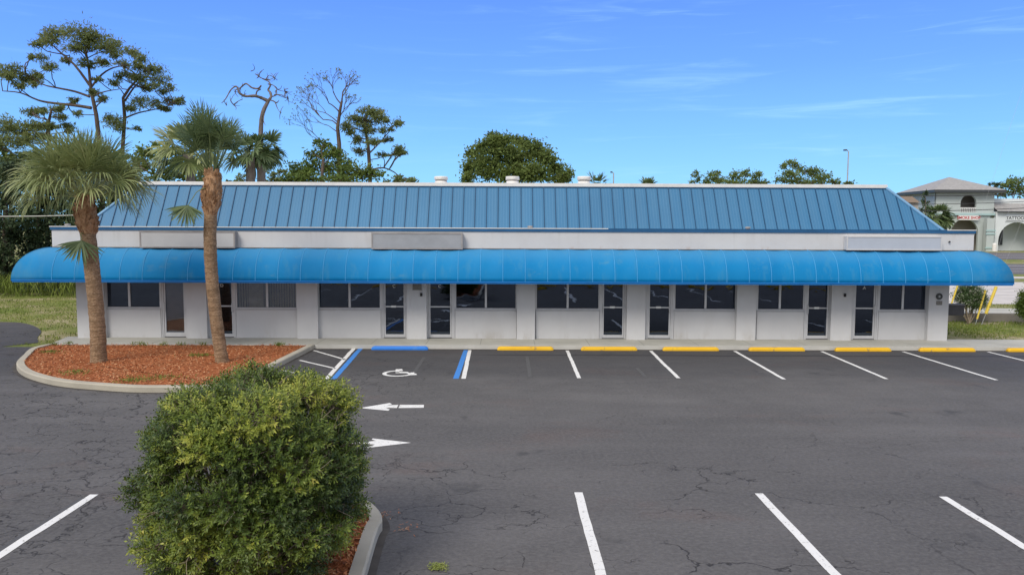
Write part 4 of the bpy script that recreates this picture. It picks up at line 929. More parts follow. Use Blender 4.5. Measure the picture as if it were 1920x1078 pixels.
# ------------------------------------------------------------------ the round bush in front
def bush():
    global rng
    random.seed(21); rng = np.random.default_rng(21)
    cx, Y0 = -2.79, 8.15; cz = 1.20; rx, ry, rz = 1.01, 1.06, 1.10
    root = empty('round_bush', 'big rounded evergreen bush with glossy leaves and bare twigs in the near mulch bed', 'bush', loc=(cx+.2, Y0, .1))
    def env(d):
        v = Vector(d); s = 1/((abs(v.x)**3+abs(v.y)**3+abs(v.z)**3)**(1/3)); f = .22+.78*s
        if v.z < 0: f *= 1-.06*abs(v.z)**1.2*(1 if v.x > 0 else .4)
        return f*(1+.10*noise.noise(v*1.7+Vector((3, 1, 7))))
    tw = MB(); lb = MB(); base = Vector((cx+.2, Y0, .08)); C = []; D = []; NN = []; LL = []; RN = []
    # lobes: boughs that each carry a cushion of shoots; the gaps between them stay dark
    lobes = []; ga = 2.39996; nl = 104
    for i in range(nl):
        z = 1-1.86*(i+.5)/nl; a = i*ga; r_ = math.sqrt(max(0, 1-z*z)); d = Vector((r_*math.cos(a), r_*math.sin(a), z))+Vector(randdir(1)[0])*.12; d.normalize()
        f = env(d)*random.uniform(.80, .98)
        if random.random() < .18: f *= .80
        p = Vector((cx+d.x*rx*f, Y0+d.y*ry*f, cz+d.z*rz*f))
        if p.z < .2 or noise.noise(d*2.9+Vector((4, 8, 1))) > .42: continue
        lobes.append((p, d, random.uniform(.17, .31), random.gauss(.38, .22)+.10*max(0, d.z)))  # upper lobes get paler leaves, painted light from above
    for p, d, lr, hue in lobes:
        limb(tw, base+Vector((random.gauss(0, .05), random.gauss(0, .05), 0)).lerp(Vector((0, 0, 0)), .3), p-d*.10, .020, .007, .16, 8, 5)
        for _ in range(int(1200*lr*lr*4)//2+14):
            e = (Vector(randdir(1)[0])+d*.55).normalized(); rr_ = lr*(.35+.65*random.random()**.5); q = p+Vector((e.x*rr_*1.1, e.y*rr_*1.1, e.z*rr_*.78)); st = (e*.8+d*.5+Vector((random.gauss(0, .35), random.gauss(0, .35), .25+random.gauss(0, .3)))).normalized()
            ln = random.uniform(.07, .17)*(1.35 if random.random() < .06 else 1); kk = random.randint(9, 15); rr = hue+random.gauss(0, .09)+.12*(rr_/lr-.7)  # inner shoots darkened, shade painted into the leaf tone
            if random.random() < .04: rr += .42
            o1 = st.orthogonal().normalized(); o2 = st.cross(o1)
            for i in range(kk):
                t = (i+.5)/kk; a = i*2.4+random.random()*.8; ra = o1*math.cos(a)+o2*math.sin(a); qq = q+st*(ln*t); dl = (st*(.35+.5*t)+ra).normalized(); l_ = random.choice((.032, .040, .046, .052, .062))*(1.05-.3*t)
                C.append(tuple(qq+dl*l_*.5)); D.append(tuple(dl)); NN.append(tuple(st-dl*st.dot(dl)+Vector((random.gauss(0, .3), random.gauss(0, .3), .35+random.gauss(0, .3))))); LL.append(l_); RN.append(min(1, max(0, rr+random.gauss(0, .07)+.22*(t-.45))))
            if random.random() < .22: tw.tube([p.lerp(q, .3), q, q+st*ln*.8], [.005, .0035, .0015], 4)
    lb.leaves(np.array(C), np.array(D), np.array(NN), np.array(LL), np.array(LL)*.38, np.array(RN))
    for i in range(9):
        a = i/9*6.283+random.uniform(-.3, .3); e = random.uniform(.3, 1.2); tip = Vector((cx+math.cos(a)*math.cos(e)*rx*.7, Y0+math.sin(a)*math.cos(e)*ry*.7, cz+math.sin(e)*rz*.6))
        limb(tw, base+Vector((math.cos(a)*.08, math.sin(a)*.08, 0)), tip, .04, .012, .18, 9, 6)
    # bare pale twigs in the gaps and a few dead patches facing the lot
    for _ in range(150):
        d = Vector(randdir(1)[0])
        if d.y > .3: d.y = -d.y
        f = env(d)*random.uniform(.70, .93); p = Vector((cx+d.x*rx*f, Y0+d.y*ry*f, cz+d.z*rz*f))
        if p.z < .35: continue
        t_ = (Vector(randdir(1)[0])*.8+d*.4)*random.uniform(.18, .42); l2 = limb(tw, p, p+t_, .0065, .0022, .3, 5, 4); limb(tw, l2[2], l2[2]+t_*.3+Vector(randdir(1)[0])*.16, .004, .0015, .3, 3, 3); limb(tw, l2[3], l2[3]+Vector(randdir(1)[0])*.15, .003, .0015, .3, 3, 3)
    part('branches', tw, 'twig_bark', root); part('foliage', lb, 'bush_leaf', root)
bush()
# ------------------------------------------------------------------ background trees
tree('pine_tree', 'tallest pine with wide open crown and long bare left limbs, top left of the photo', 'tree', 52, [(193, 420), (190, 300), (178, 215), (171, 170), (168, 130), (160, 90)],
     [(112, 62, 26, 13), (150, 62, 26, 15), (180, 72, 24, 14), (205, 88, 24, 15), (90, 78, 20, 12), (75, 108, 13, 9), (95, 128, 14, 8), (140, 90, 22, 9), (195, 118, 16, 9), (160, 118, 14, 8), (22, 132, 18, 13), (52, 148, 20, 12), (10, 140, 14, 10), (68, 152, 12, 8), (35, 158, 14, 7), (138, 188, 10, 7), (180, 175, 12, 7), (195, 186, 11, 6), (145, 212, 8, 5), (215, 100, 12, 9), (185, 150, 9, 5), (125, 112, 12, 6), (70, 140, 8, 5)],
     'pine_needle', 'pine_bark', .26, 40, .30, .06, depth=2.2, aspect=.22, tight=.46, extra_limbs=(([(171, 203), (140, 198), (100, 194), (70, 188), (40, 175), (8, 172)], .12, .03), ([(168, 182), (140, 172), (105, 165), (78, 158), (50, 140)], .09, .03), ([(168, 160), (140, 122), (110, 95), (88, 75)], .10, .03), ([(170, 165), (190, 140), (215, 128), (240, 122)], .08, .03), ([(172, 180), (200, 172), (228, 168)], .06, .02)))
tree('pine_tree', 'second tall pine leaning right with a rounder crown, beside the tallest pine', 'tree', 54, [(222, 420), (228, 300), (233, 220), (234, 185), (240, 165), (262, 140)],
     [(245, 98, 20, 9), (265, 110, 15, 9), (230, 120, 12, 7), (285, 132, 22, 12), (262, 145, 20, 9), (300, 150, 18, 11), (312, 165, 12, 9), (232, 140, 12, 8), (215, 155, 10, 6), (275, 165, 18, 8), (260, 192, 16, 11), (290, 192, 15, 9), (322, 190, 18, 8), (338, 188, 8, 6), (215, 232, 15, 12), (205, 222, 10, 8), (310, 205, 12, 5), (246, 205, 8, 6), (256, 240, 6, 4), (255, 125, 14, 6)],
     'pine_needle', 'pine_bark', .26, 40, .26, .06, depth=2.0, aspect=.22, tight=.46, extra_limbs=(([(234, 222), (260, 212), (290, 205), (325, 195)], .07, .02), ([(234, 190), (255, 160), (280, 140)], .08, .03)))
tree('pine_tree', 'lower pine with flat dark foliage layers above the shorter palm', 'tree', 50, [(88, 420), (92, 270), (90, 235), (95, 205)],
     [(55, 212, 16, 8), (78, 208, 10, 6), (105, 205, 13, 8), (112, 220, 13, 6), (60, 235, 22, 10), (90, 235, 18, 8), (125, 238, 15, 8), (40, 245, 18, 8), (70, 258, 22, 8), (15, 235, 20, 14), (30, 265, 24, 12), (5, 262, 16, 16)],
     'pine_needle', 'pine_bark', .25, 50, .25, .07, depth=2.0, aspect=.24, tight=.46)
tree('pine_tree', 'pine with rusty brown tinged clumps behind the roof, right of the bare tree', 'tree', 48, [(690, 420), (693, 330), (690, 270), (682, 235), (690, 205)],
     [(690, 208, 18, 9), (708, 212, 14, 8), (668, 225, 18, 10), (650, 235, 12, 7), (700, 230, 22, 9), (716, 222, 9, 8), (655, 245, 12, 7), (690, 245, 14, 8), (746, 232, 9, 7), (722, 245, 10, 6), (672, 262, 11, 9), (700, 265, 16, 7), (728, 262, 9, 5), (745, 278, 10, 6), (738, 288, 12, 6), (715, 290, 8, 5), (755, 285, 6, 4), (672, 285, 10, 8)],
     'pine_needle', 'pine_bark', .22, 46, .24, .06, depth=1.6, aspect=.24, tight=.46, extra_limbs=(([(690, 290), (710, 270), (735, 240)], .06, .02), ([(692, 320), (720, 315), (745, 328), (748, 345)], .06, .02)))
tree('broadleaf_tree', 'bright bushy tree rising behind the roof below the bare tree', 'tree', 44, [(605, 420), (605, 340), (607, 300)],
     [(605, 272, 18, 12), (590, 290, 24, 12), (625, 285, 20, 12), (560, 318, 26, 16), (600, 315, 34, 20), (640, 310, 24, 18), (665, 325, 30, 18), (545, 335, 20, 14), (700, 330, 24, 14), (580, 338, 34, 16), (640, 338, 40, 14)],
     'bright_leaf', 'pine_bark', .20, 60, .22, .08, tight=.4)
tree('broadleaf_tree', 'small rusty green tree peeping over the roof left of the roof vents', 'tree', 44, [(762, 420), (762, 345)], [(762, 334, 14, 9), (775, 342, 10, 6), (738, 338, 14, 7)], 'pine_needle', 'pine_bark', .18, 30, .15, .06)
tree('oak_tree', 'large dense round oak above the middle of the roof', 'tree', 60, [(965, 430), (965, 345), (965, 310)],
     [(935, 262, 20, 12), (918, 275, 24, 15), (965, 262, 18, 9), (990, 270, 26, 12), (1010, 285, 24, 14), (895, 290, 20, 16), (945, 285, 26, 20), (975, 295, 30, 22), (1025, 300, 20, 16), (885, 315, 18, 18), (915, 315, 24, 24), (955, 325, 32, 22), (1000, 325, 32, 20), (1040, 318, 18, 14), (1060, 328, 14, 14), (875, 335, 12, 10), (1050, 338, 18, 8), (925, 255, 12, 8)],
     'oak_leaf', 'pine_bark', .26, 120, .4, .15, tight=.42)
tree('broadleaf_tree', 'thin small tree at the left of the low right-hand trees above the roof', 'tree', 70, [(1303, 430), (1302, 345)], [(1302, 328, 9, 8), (1300, 342, 10, 6), (1308, 336, 6, 6)], 'oak_leaf', 'pine_bark', .22, 16, .15, .06)
tree('broadleaf_tree', 'low olive green tree above the roof between the thin tree and the wide one', 'tree', 70, [(1390, 430), (1390, 350)],
     [(1335, 334, 16, 10), (1355, 340, 18, 8), (1345, 325, 9, 5), (1385, 330, 16, 10), (1400, 325, 14, 8), (1420, 332, 13, 10), (1435, 342, 12, 6), (1375, 342, 24, 8), (1410, 343, 22, 7), (1322, 342, 10, 6)], 'oak_leaf', 'pine_bark', .22, 45, .22, .08, tight=.38)
tree('broadleaf_tree', 'wide feathery tree above the right part of the roof beside the street lamp', 'tree', 66, [(1505, 430), (1505, 350)],
     [(1485, 308, 15, 8), (1480, 325, 18, 10), (1510, 318, 18, 10), (1465, 338, 14, 8), (1530, 325, 18, 10), (1500, 338, 28, 10), (1545, 335, 20, 9), (1568, 340, 14, 6), (1590, 345, 14, 4), (1530, 343, 24, 6), (1470, 312, 8, 6)], 'oak_leaf', 'pine_bark', .22, 48, .22, .08, tight=.38)
# dark wood on the left: individually built trees
lw = [('tall dark tree at the far left edge behind the grass', 46, 10, 310, 'dark_leaf'), ('dark leafy tree left of the shorter palm trunk', 47, 75, 320, 'dark_leaf'), ('dark tree directly behind the shorter palm crown', 48, 140, 330, 'dark_leaf'), ('dark tree between the two palms beyond the roof corner', 47, 215, 330, 'dark_leaf')]
for lab, Y, px, py, mt in lw:
    cl = [(px+random.uniform(-34, 34), y_+random.uniform(-8, 8), random.uniform(26, 38), random.uniform(22, 30)) for y_ in range(py, 530, 24) for _ in range(2)]
    tree('broadleaf_tree', lab, 'tree', Y, [(px, 500), (px, 400), (px+4, 340)], cl, mt, 'pine_bark', .24, 26, .28, .1, group='dark trees at the edge of the grass', twigs=False)
tree('broadleaf_tree', 'greyish green bushy tree at the left edge behind the shorter palm crown', 'tree', 49, [(20, 430), (20, 320)], [(8, 295, 24, 20), (38, 300, 24, 16), (20, 325, 30, 18), (62, 295, 22, 14), (85, 310, 24, 16), (110, 318, 24, 14), (50, 320, 30, 14)], 'oak_leaf', 'pine_bark', .24, 50, .25, .08)
tree('broadleaf_tree', 'yellow green mid height tree behind the left hip of the roof', 'tree', 46, [(290, 430), (292, 330)], [(262, 312, 18, 12), (285, 305, 18, 12), (310, 318, 20, 14), (335, 325, 18, 12), (300, 332, 30, 12), (250, 330, 20, 12), (318, 282, 20, 11), (325, 300, 20, 11), (300, 290, 22, 12), (342, 312, 20, 12), (270, 285, 20, 12), (255, 298, 20, 12), (350, 332, 18, 10), (370, 338, 16, 8), (290, 270, 10, 6)], 'bright_leaf', 'pine_bark', .22, 50, .2, .08)
tree('broadleaf_tree', 'rounded green tree filling the gap behind the two tall pine trunks', 'tree', 47.5, [(190, 430), (190, 330)], [(150, 300, 26, 16), (185, 292, 26, 14), (222, 298, 26, 16), (170, 320, 34, 18), (215, 322, 34, 18), (120, 305, 20, 14), (250, 315, 22, 16)], 'oak_leaf', 'pine_bark', .24, 40, .25, .08, tight=.4)
tree('broadleaf_tree', 'small dark tree between the taller palm and the dead tree', 'tree', 50, [(520, 430), (515, 340)], [(455, 334, 14, 8), (515, 330, 18, 8), (530, 322, 9, 5), (440, 342, 14, 5), (505, 340, 20, 6)], 'pine_needle', 'pine_bark', .2, 22, .15, .06)
# undergrowth along the wood
ug = MB()
for i in range(70):
    x = random.uniform(-48, -11); clump_leaves(ug, (x, 44.5+random.uniform(-1, 2), random.uniform(.5, 2.6)), (1.6, 1.2, 1.1), 330, .2, .45)
for i in range(26):
    x = random.uniform(-48, -13); clump_leaves(ug, (x, 46.5, random.uniform(2.5, 5.5)), (2.4, 1.5, 1.8), 420, .24, .45)
tag(ug.build('undergrowth', 'dark_leaf'), 'dense dark undergrowth behind the left grass', 'undergrowth', kind='stuff')
dry = MB(); n = 5000; C = np.c_[rng.uniform(-42, -12, n), rng.normal(43.6, .5, n), rng.uniform(0, 1.1, n)]; D = rng.normal(size=(n, 3))*.35+np.array([0, 0, 1]); dry.leaves(C, D, rng.normal(size=(n, 3)), .7, .04, rng.uniform(.45, 1, n))
tag(dry.build('dry_weeds', 'grass'), 'dry brown weeds along the foot of the dark trees', 'weeds', kind='stuff')
# background palms
palm('cabbage palm with pale trunk half hidden left of the taller palm', 33, [(357, 470), (357, 340), (352, 290)], .20, None, 26, .9, .95, 'palm_leaf', 0, elev=(-.3, 1.2), sag=.5, wid=.035, nseg=22, bark_='palm_bark_far', base_z=-.05)
palm('background palm just left of the dead tree trunk', 36, [(472, 470), (470, 340), (470, 292)], .21, None, 22, .70, .70, 'palm_leaf_dark', 0, elev=(-.4, 1.2), sag=.5, wid=.035, nseg=20, bark_='palm_bark_far', base_z=-.05)
palm('background palm in front of the dead tree trunk, its crown lopsided to the right', 37, [(493, 470), (490, 340), (492, 285)], .20, None, 20, .62, .66, 'palm_leaf_dark', 0, elev=(-.5, 1.1), sag=.5, wid=.035, nseg=20, bark_='palm_bark_far', base_z=-.05)
# dead gnarled tree
def dead():
    Y = 45; root = empty('dead_tree', 'bare dead grey tree with gnarled twisting limbs behind the roof', 'tree', loc=(fp(488, 400, Y)[0], Y, 0)); t = MB()
    def tr(pts, a, b, dy=0):
        L = []
        for i, p in enumerate(pts): x, z = fp(p[0], p[1], Y); L.append(Vector((x, Y+dy*i/len(pts)+.15*random.uniform(-1, 1)*(i > 0), z)))
        q2 = []
        for i in range(len(L)-1):
            for k in range(4):
                u = k/4; a_, b_, c_, d_ = L[max(i-1, 0)], L[i], L[i+1], L[min(i+2, len(L)-1)]; q2.append(.5*((2*b_)+(c_-a_)*u+(2*a_-5*b_+4*c_-d_)*u*u+(3*b_-a_-3*c_+d_)*u**3))
        q2.append(L[-1]); t.tube(q2, [.62*(a+(b-a)*i/(len(q2)-1))*random.uniform(.88, 1.12) for i in range(len(q2))], 7); return q2
    tr([(489, 430), (489, 340), (489, 280), (488, 240), (494, 212), (503, 190)], .30, .18)
    tr([(503, 190), (490, 184), (480, 182), (465, 183), (455, 178), (450, 166), (440, 172), (432, 190), (425, 198)], .17, .03, -1)
    tr([(450, 166), (460, 158), (470, 162), (478, 168), (490, 170), (498, 166)], .07, .08, -1); tr([(503, 190), (508, 182), (504, 172), (498, 166), (502, 158), (498, 150), (486, 144), (470, 134)], .15, .03, 1)
    tr([(498, 150), (506, 142), (515, 148)], .05, .02); tr([(502, 158), (512, 160), (520, 168), (535, 172)], .06, .02); tr([(508, 182), (514, 176), (512, 165)], .07, .03, 1); tr([(514, 178), (525, 178), (540, 182)], .06, .02)
    tr([(506, 188), (516, 192), (520, 202), (526, 212)], .07, .02); tr([(520, 178), (530, 182), (542, 186)], .04, .015); tr([(480, 182), (482, 172), (490, 168)], .08, .06); tr([(455, 186), (446, 192), (438, 197)], .04, .015)
    tr([(498, 205), (497, 225), (503, 238)], .05, .02, -1); tr([(432, 190), (436, 180), (442, 174)], .03, .015); tr([(450, 166), (442, 162), (434, 161)], .03, .012); tr([(503, 148), (502, 138)], .03, .012)
    for _ in range(60):
        q = random.choice([(450, 166), (440, 172), (425, 198), (535, 172), (540, 182), (470, 134), (486, 144), (515, 148), (526, 212), (520, 168), (438, 197), (500, 150), (520, 192), (460, 180)]); x, z = fp(*q, Y); a = Vector((x, Y, z)); limb(t, a, a+Vector(randdir(1)[0])*random.uniform(.25, .6), .03, .01, .3, 4, 4)
    part('trunk', t, 'dead_bark', root, True)
dead()
def bare():
    Y = 47; x0, _ = fp(637, 400, Y); root = empty('bare_tree', 'leafless tree with a fan of fine twigs behind the roof', 'tree', loc=(x0, Y, 0)); t = MB(); lf = MB(); tips = []
    trunk = [Vector((x0, Y, -.1))]+[Vector((fp(px, py, Y)[0], Y, fp(px, py, Y)[1])) for px, py in ((637, 340), (636, 270), (633, 240), (638, 205), (641, 190))]
    t.tube(trunk, [.2, .17, .13, .11, .09, .07], 7)
    def grow(p, d, L, r, lv):
        d = (d+Vector((random.gauss(0, .10), random.gauss(0, .12), .05))).normalized(); q = p+d*L; limb(t, p, q, r, r*.66, .12, 4, 4)
        if lv == 0: tips.append(q); return
        for k in range(random.choice((2, 2, 3))):
            a = random.uniform(.22, .55)*random.choice((-1, 1)); ax = Vector((random.gauss(0, .35), 1, random.gauss(0, .3))).normalized(); grow(q, Matrix.Rotation(a, 3, ax) @ d, L*random.uniform(.68, .88), r*.62, lv-1)
    for (px, py, ang, L, r, lv) in ((641, 190, 8, .55, .06, 4), (641, 190, 38, .6, .05, 4), (640, 196, -30, .65, .05, 4), (637, 212, -48, .85, .05, 4), (633, 235, -72, 1.15, .05, 4), (634, 230, -58, 1.0, .045, 4), (636, 222, 40, .6, .04, 3), (637, 215, 60, .5, .03, 3), (635, 250, -62, .8, .04, 3), (636, 285, -70, 1.1, .04, 4)):
        x, z = fp(px, py, Y); grow(Vector((x, Y, z)), Vector((math.sin(R(ang)), random.gauss(0, .2), math.cos(R(ang)))).normalized(), L, r, lv)
    part('trunk', t, 'pine_bark', root, True)
    n = len(tips); C = np.array([tuple(q) for q in tips]); C = np.repeat(C, 2, 0)+rng.normal(0, .06, (n*2, 3)); lf.leaves(C, rng.normal(size=(n*2, 3)), rng.normal(size=(n*2, 3)), .13, .07, rng.uniform(.3, .8, n*2)); part('dead_leaves', lf, 'pine_needle', root)
bare()
# distant palm tufts above the roof
for px, lab in ((1120, 'small distant palm top over the roof right of the last vent'), (1215, 'tiny distant palm top over the roof right of the small lamp')):
    palm(lab, 70, [(px, 430), (px, 352)], .2, None, 16, .8 if px < 1200 else .5, .9 if px < 1200 else .6, 'palm_leaf_dark', 0, elev=(-.1, 1.3), sag=.3, wid=.05, nseg=12, bark_='palm_bark_far', base_z=.1, group='distant palms over the roof')
# ------------------------------------------------------------------ grass tufts (left lawn, right verge)
gb = MB()
def tufts(x0, x1, y0, y1, n, h, test=None):
    P = np.c_[rng.uniform(x0, x1, n), rng.uniform(y0, y1, n)]; keep = [i for i in range(n) if noise.noise((P[i, 0]*.5, P[i, 1]*.5, 2)) > -.15+random.uniform(-.2, .2) and (test is None or test(P[i]))]
    P = P[keep]; m = len(P); Z = np.array([gz(a, b) for a, b in P]); L = h*rng.uniform(.5, 1.3, m)
    D = rng.normal(size=(m, 3))*.4+np.array([0, 0, 1]); gb.leaves(np.c_[P, Z+L*.4], D, rng.normal(size=(m, 3)), L, .03, rng.random(m))
lot = [tuple(p) for p in smooth_path(edge, 4)]; lotpoly = lot+[(XL-1.9, YS), (-90, YS), (-90, edge[0][1])]
tufts(-34, XL-.2, 25, 43.5, 26000, .10, lambda p: not inside(p, lotpoly) and not (p[0] > swl[0][0]-.2 and p[1] < YF+.45)); tufts(XR+.6, 32, YF+.5, RW-.1, 14000, .10)
tufts(16.5, 60, RW+2.2, RW+3.9, 5000, .1)
tag(gb.build('grass', 'grass'), 'patchy green and tan grass beside the shop and behind the sidewalk', 'grass', kind='stuff')
wb = MB()
for px in (92, 250, 262, 300, 335, 375, 405, 520, 522, 120): 
    x, y = gp(px, 649, .12); n = 30; C = np.c_[rng.normal(x, .09, n), rng.normal(YI-.12, .04, n), rng.uniform(.12, .22, n)]; D = rng.normal(size=(n, 3))*.5+np.array([0, 0, 1]); wb.leaves(C, D, rng.normal(size=(n, 3)), .15, .018, rng.uniform(.2, .7, n))
for px, py, s__ in ((300, 710, .35), (250, 715, .25), (375, 668, .2), (92, 662, .15), (140, 700, .25)):
    x, y = gp(px, py, .1); n = 160; C = np.c_[rng.normal(x, s__, n), rng.normal(y, s__*.6, n), rng.uniform(.12, .17, n)]; D = rng.normal(size=(n, 3))*.7+np.array([0, 0, 1]); wb.leaves(C, D, rng.normal(size=(n, 3)), .09, .018, rng.uniform(.15, .8, n))
tag(wb.build('weeds', 'grass'), 'small green weeds sprouting in the mulch along the sidewalk', 'weeds', kind='stuff')
# ------------------------------------------------------------------ right side: wall, roads, shrubs, guy guards
wl = MB().box(16.0, 70, RW-.22, RW+.02, -.05, .365); tag(wl.build('retaining_wall', 'wall_concrete'), 'low stained concrete retaining wall at the right behind the grass', 'wall')
def strip(name, y0, y1, mat, z=.006, x0=16.2, x1=160, slope=0):
    m = MB(); n_ = max(1, int((y1-y0)/4))
    for i in range(n_):
        a, b = y0+(y1-y0)*i/n_, y0+(y1-y0)*(i+1)/n_; m.quad((x0, a, gz(20, a)+z), (x1, a, gz(20, a)+z), (x1, b, gz(20, b)+z), (x0, b, gz(20, b)+z))
    return struct(name, m, mat)
strip('footpath', RW+.03, RW+2.1, 'sidewalk_concrete', .012); strip('service_road', 36.9, 53, 'road_concrete'); strip('footpath', 57, 59.5, 'road_concrete')
simple('far_asphalt', (.13, .12, .125), .9, .12, .3)
strip('highway', 63, 79, 'far_asphalt'); strip('highway', 88, 108, 'far_asphalt'); strip('highway_line', 66.6, 66.8, 'white_paint', .02); strip('highway_line', 70.5, 70.7, 'white_paint', .02); strip('highway_line', 75, 75.2, 'white_paint', .02); strip('highway_line', 92, 92.25, 'white_paint', .02); strip('highway_line', 98, 98.25, 'white_paint', .02)
struct('expansion_joint', MB().box(16.5, 60, 42, 42.06, .357, .360).box(16.5, 60, 46.5, 46.56, .357, .360), 'kerb_edge_dark')
def shrub(label, px, py, rpx, rpy, Y, mat, n, leaf):
    x, z = fp(px, py, Y); s = Y/FPX; b0 = gz(x, Y); root = empty('shrub', label, 'shrub', loc=(x, Y, b0)); cb = MB(); tb = MB()
    for _ in range(16):
        d = randdir(1)[0]; c = (x+d[0]*rpx*s*.55, Y+d[1]*rpx*s*.5, z+d[2]*rpy*s*.6); clump_leaves(cb, c, (rpx*s*.5, rpx*s*.45, rpy*s*.42), n//16, leaf, .5, subs=12, tight=.45); limb(tb, (x, Y, b0), c, .03, .01, .15, 5, 5)
    part('stems', tb, 'twig_bark', root); part('foliage', cb, mat, root)
shrub('round shrub dotted with white flowers behind the yellow guards', 1819, 557, 29, 33, 31.6, 'flower_leaf', 20000, .06)
shrub('green shrub cut off by the right edge beyond the shop building', 1930, 568, 24, 34, 31.0, 'bright_leaf', 12000, .07)
for (a, b, r_, gr, lab) in (((1801.5, 517), (1783.6, 571), .035, (1778, 590), 'slim yellow guy wire guard nearest the shop wall'), ((1848, 544), (1832, 598), .035, (1829, 610), 'slim yellow guy wire guard left of the thick one'), ((1868, 537.5), (1848.5, 588), .06, (1845, 604), 'thick yellow guy wire guard by the retaining wall')):
    Y = 31.2; xg, yg = gp(gr[0], gr[1]); x1, z1 = fp(*a, Y); x0, z0 = fp(*b, Y); e = empty('guy_wire_guard', lab, 'cable guard', 'yellow guy wire guards', loc=(x0, Y, 0)); d = Vector((x1-x0, 0, z1-z0))
    part('guard_tube', MB().tube([(x0, Y, z0), (x1, Y, z1)], r_, 10), 'guard_yellow', e); base = Vector((x0, Y, z0))-d*(z0/d.z)*.98
    part('anchor_rod', MB().tube([tuple(base), (x0, Y, z0)], .014, 6), 'galvanised', e)
    top_ = Vector((x1, Y, z1))+d*((11-z1)/d.z); part('cable', MB().tube([(x1, Y, z1), tuple(top_)], .003, 5), 'galvanised', e)
up_ = empty('utility_pole', 'wooden utility pole carrying the guy wires beyond the right edge', 'pole', loc=(top_.x+.4, 31.2, 0)); part('shaft', MB().tube([(top_.x+.4, 31.2, -.1), (top_.x+.4, 31.2, 12)], [.17, .12], 10), 'pole_wood', up_)
# lamps
def lamp(px, pyt, Y, lab, arm):
    x, z = fp(px, pyt, Y); e = empty('street_lamp', lab, 'street lamp', 'tall street lamps beyond the roof', loc=(x, Y, 0)); k = Y/FPX
    part('pole', MB().tube([(x, Y, 0), (x, Y, z)], [k*1.9, k*1.1], 8), 'galvanised', e); part('arm', MB().tube([(x, Y, z-.02), (x-arm*k*.4, Y, z+.12)], k*.8, 6), 'galvanised', e)
    part('lamp_head', MB().bevbox(x-arm*k, x-arm*k*.38, Y-.15, Y+.15, z+.05, z+.05+k*2.4, .03), 'box_grey', e)
lamp(1591, 284, 75, 'tall grey street lamp above the right part of the roof', 9); lamp(1150.5, 325, 100, 'small far street lamp over the middle of the roof', 6)
# wires
def wire(a, b, Ya, Yb, sag_, mat, lab, r_=.02):
    x0, z0 = fp(*a, Ya); x1, z1 = fp(*b, Yb); P = [(x0+(x1-x0)*t, Ya+(Yb-Ya)*t, z0+(z1-z0)*t-sag_*4*t*(1-t)) for t in [i/24 for i in range(25)]]
    tag(MB().tube(P, r_, 5).build('power_line', mat), lab, 'cable')
wire((1560, 365), (2100, 352), 62, 62, .35, 'wire_black', 'uppermost dark power line crossing the tower of the green shopping arcade', .035)
wire((1560, 381), (2100, 366), 62, 62, .35, 'wire_black', 'middle power line crossing the arched tower opening', .025)
wire((1560, 394), (2100, 378), 62, 62, .35, 'wire_black', 'lowest power line crossing the tower balcony', .03)
wire((-160, 403), (185, 402), 40, 40, .1, 'wire_pale', 'pale cable running from the left edge to behind the shorter palm', .03)
# ------------------------------------------------------------------ shopping arcade across the road
YA = 115.0; k = YA/FPX; g0 = gz(20, YA)
def AX(px): return fp(px, 440, YA)[0]
def AZ(py): return zp(py, YA, 1850)
A = empty('arcade_building', 'pale green two storey tower and shopping arcade across the highway', 'building', loc=(AX(1810), YA, g0))
def archwall(x0, x1, z0, z1, ax, ar, spring, base, y, th=.4, n=16, depth=None):
    """wall with an arched opening: centre ax, half width ar, springing height, sill base"""
    m = MB(); pts = [(ax+ar*math.cos(math.pi*i/n), spring+ar*math.sin(math.pi*i/n)) for i in range(n+1)]
    for yy in (y, y+th):
        m.quad((x0, yy, z0), (ax-ar, yy, z0), (ax-ar, yy, spring), (x0, yy, spring)); m.quad((ax+ar, yy, z0), (x1, yy, z0), (x1, yy, spring), (ax+ar, yy, spring))
        if base > z0: m.quad((ax-ar, yy, z0), (ax+ar, yy, z0), (ax+ar, yy, base), (ax-ar, yy, base))
        for i in range(n):
            (a, za), (b, zb) = pts[i], pts[i+1]; m.quad((a, yy, za), (a, yy, z1), (b, yy, z1), (b, yy, zb))
        m.quad((ax+ar, yy, spring), (x1, yy, spring), (x1, yy, z1), (ax+ar, yy, z1)); m.quad((x0, yy, spring), (ax-ar, yy, spring), (ax-ar, yy, z1), (x0, yy, z1))
    for i in range(n):
        (a, za), (b, zb) = pts[i], pts[i+1]; m.quad((a, y, za), (b, y, zb), (b, y+th, zb), (a, y+th, za))
    m.quad((ax-ar, y, base), (ax-ar, y, spring), (ax-ar, y+th, spring), (ax-ar, y+th, base)); m.quad((ax+ar, y, base), (ax+ar, y+th, base), (ax+ar, y+th, spring), (ax+ar, y, spring))
    m.quad((ax-ar, y, base), (ax-ar, y+th, base), (ax+ar, y+th, base), (ax+ar, y, base))
    return m
tx_0, tx_1 = AX(1752), AX(1861); ac = AX(1813); ar = 15*k; zf = AZ(404); zt_ = AZ(360)
part('upper_storey', archwall(tx_0, tx_1, zf, zt_, ac, ar, AZ(366)-ar+ (0), AZ(398), YA), 'teal_stucco', A)
part('lower_storey', archwall(tx_0, tx_1-.5, g0-.2, zf-.02, AX(1808), 26*k, AZ(411)-26*k, g0-.1, YA), 'teal_stucco', A)
part('tower_sides', MB().box(tx_0, tx_0+.3, YA+.41, YA+9, g0, zt_).box(tx_1-.3, tx_1, YA+.41, YA+9, g0, zt_).box(tx_0+.3, tx_1-.3, YA+8.7, YA+9, g0, zt_), 'teal_stucco', A)
part('recess', MB().box(tx_0+.31, tx_1-.31, YA+3, YA+3.1, g0, zt_-.1).box(tx_0+.31, tx_1-.31, YA+.41, YA+2.99, zf-.1, zf), 'arch_beige', A)
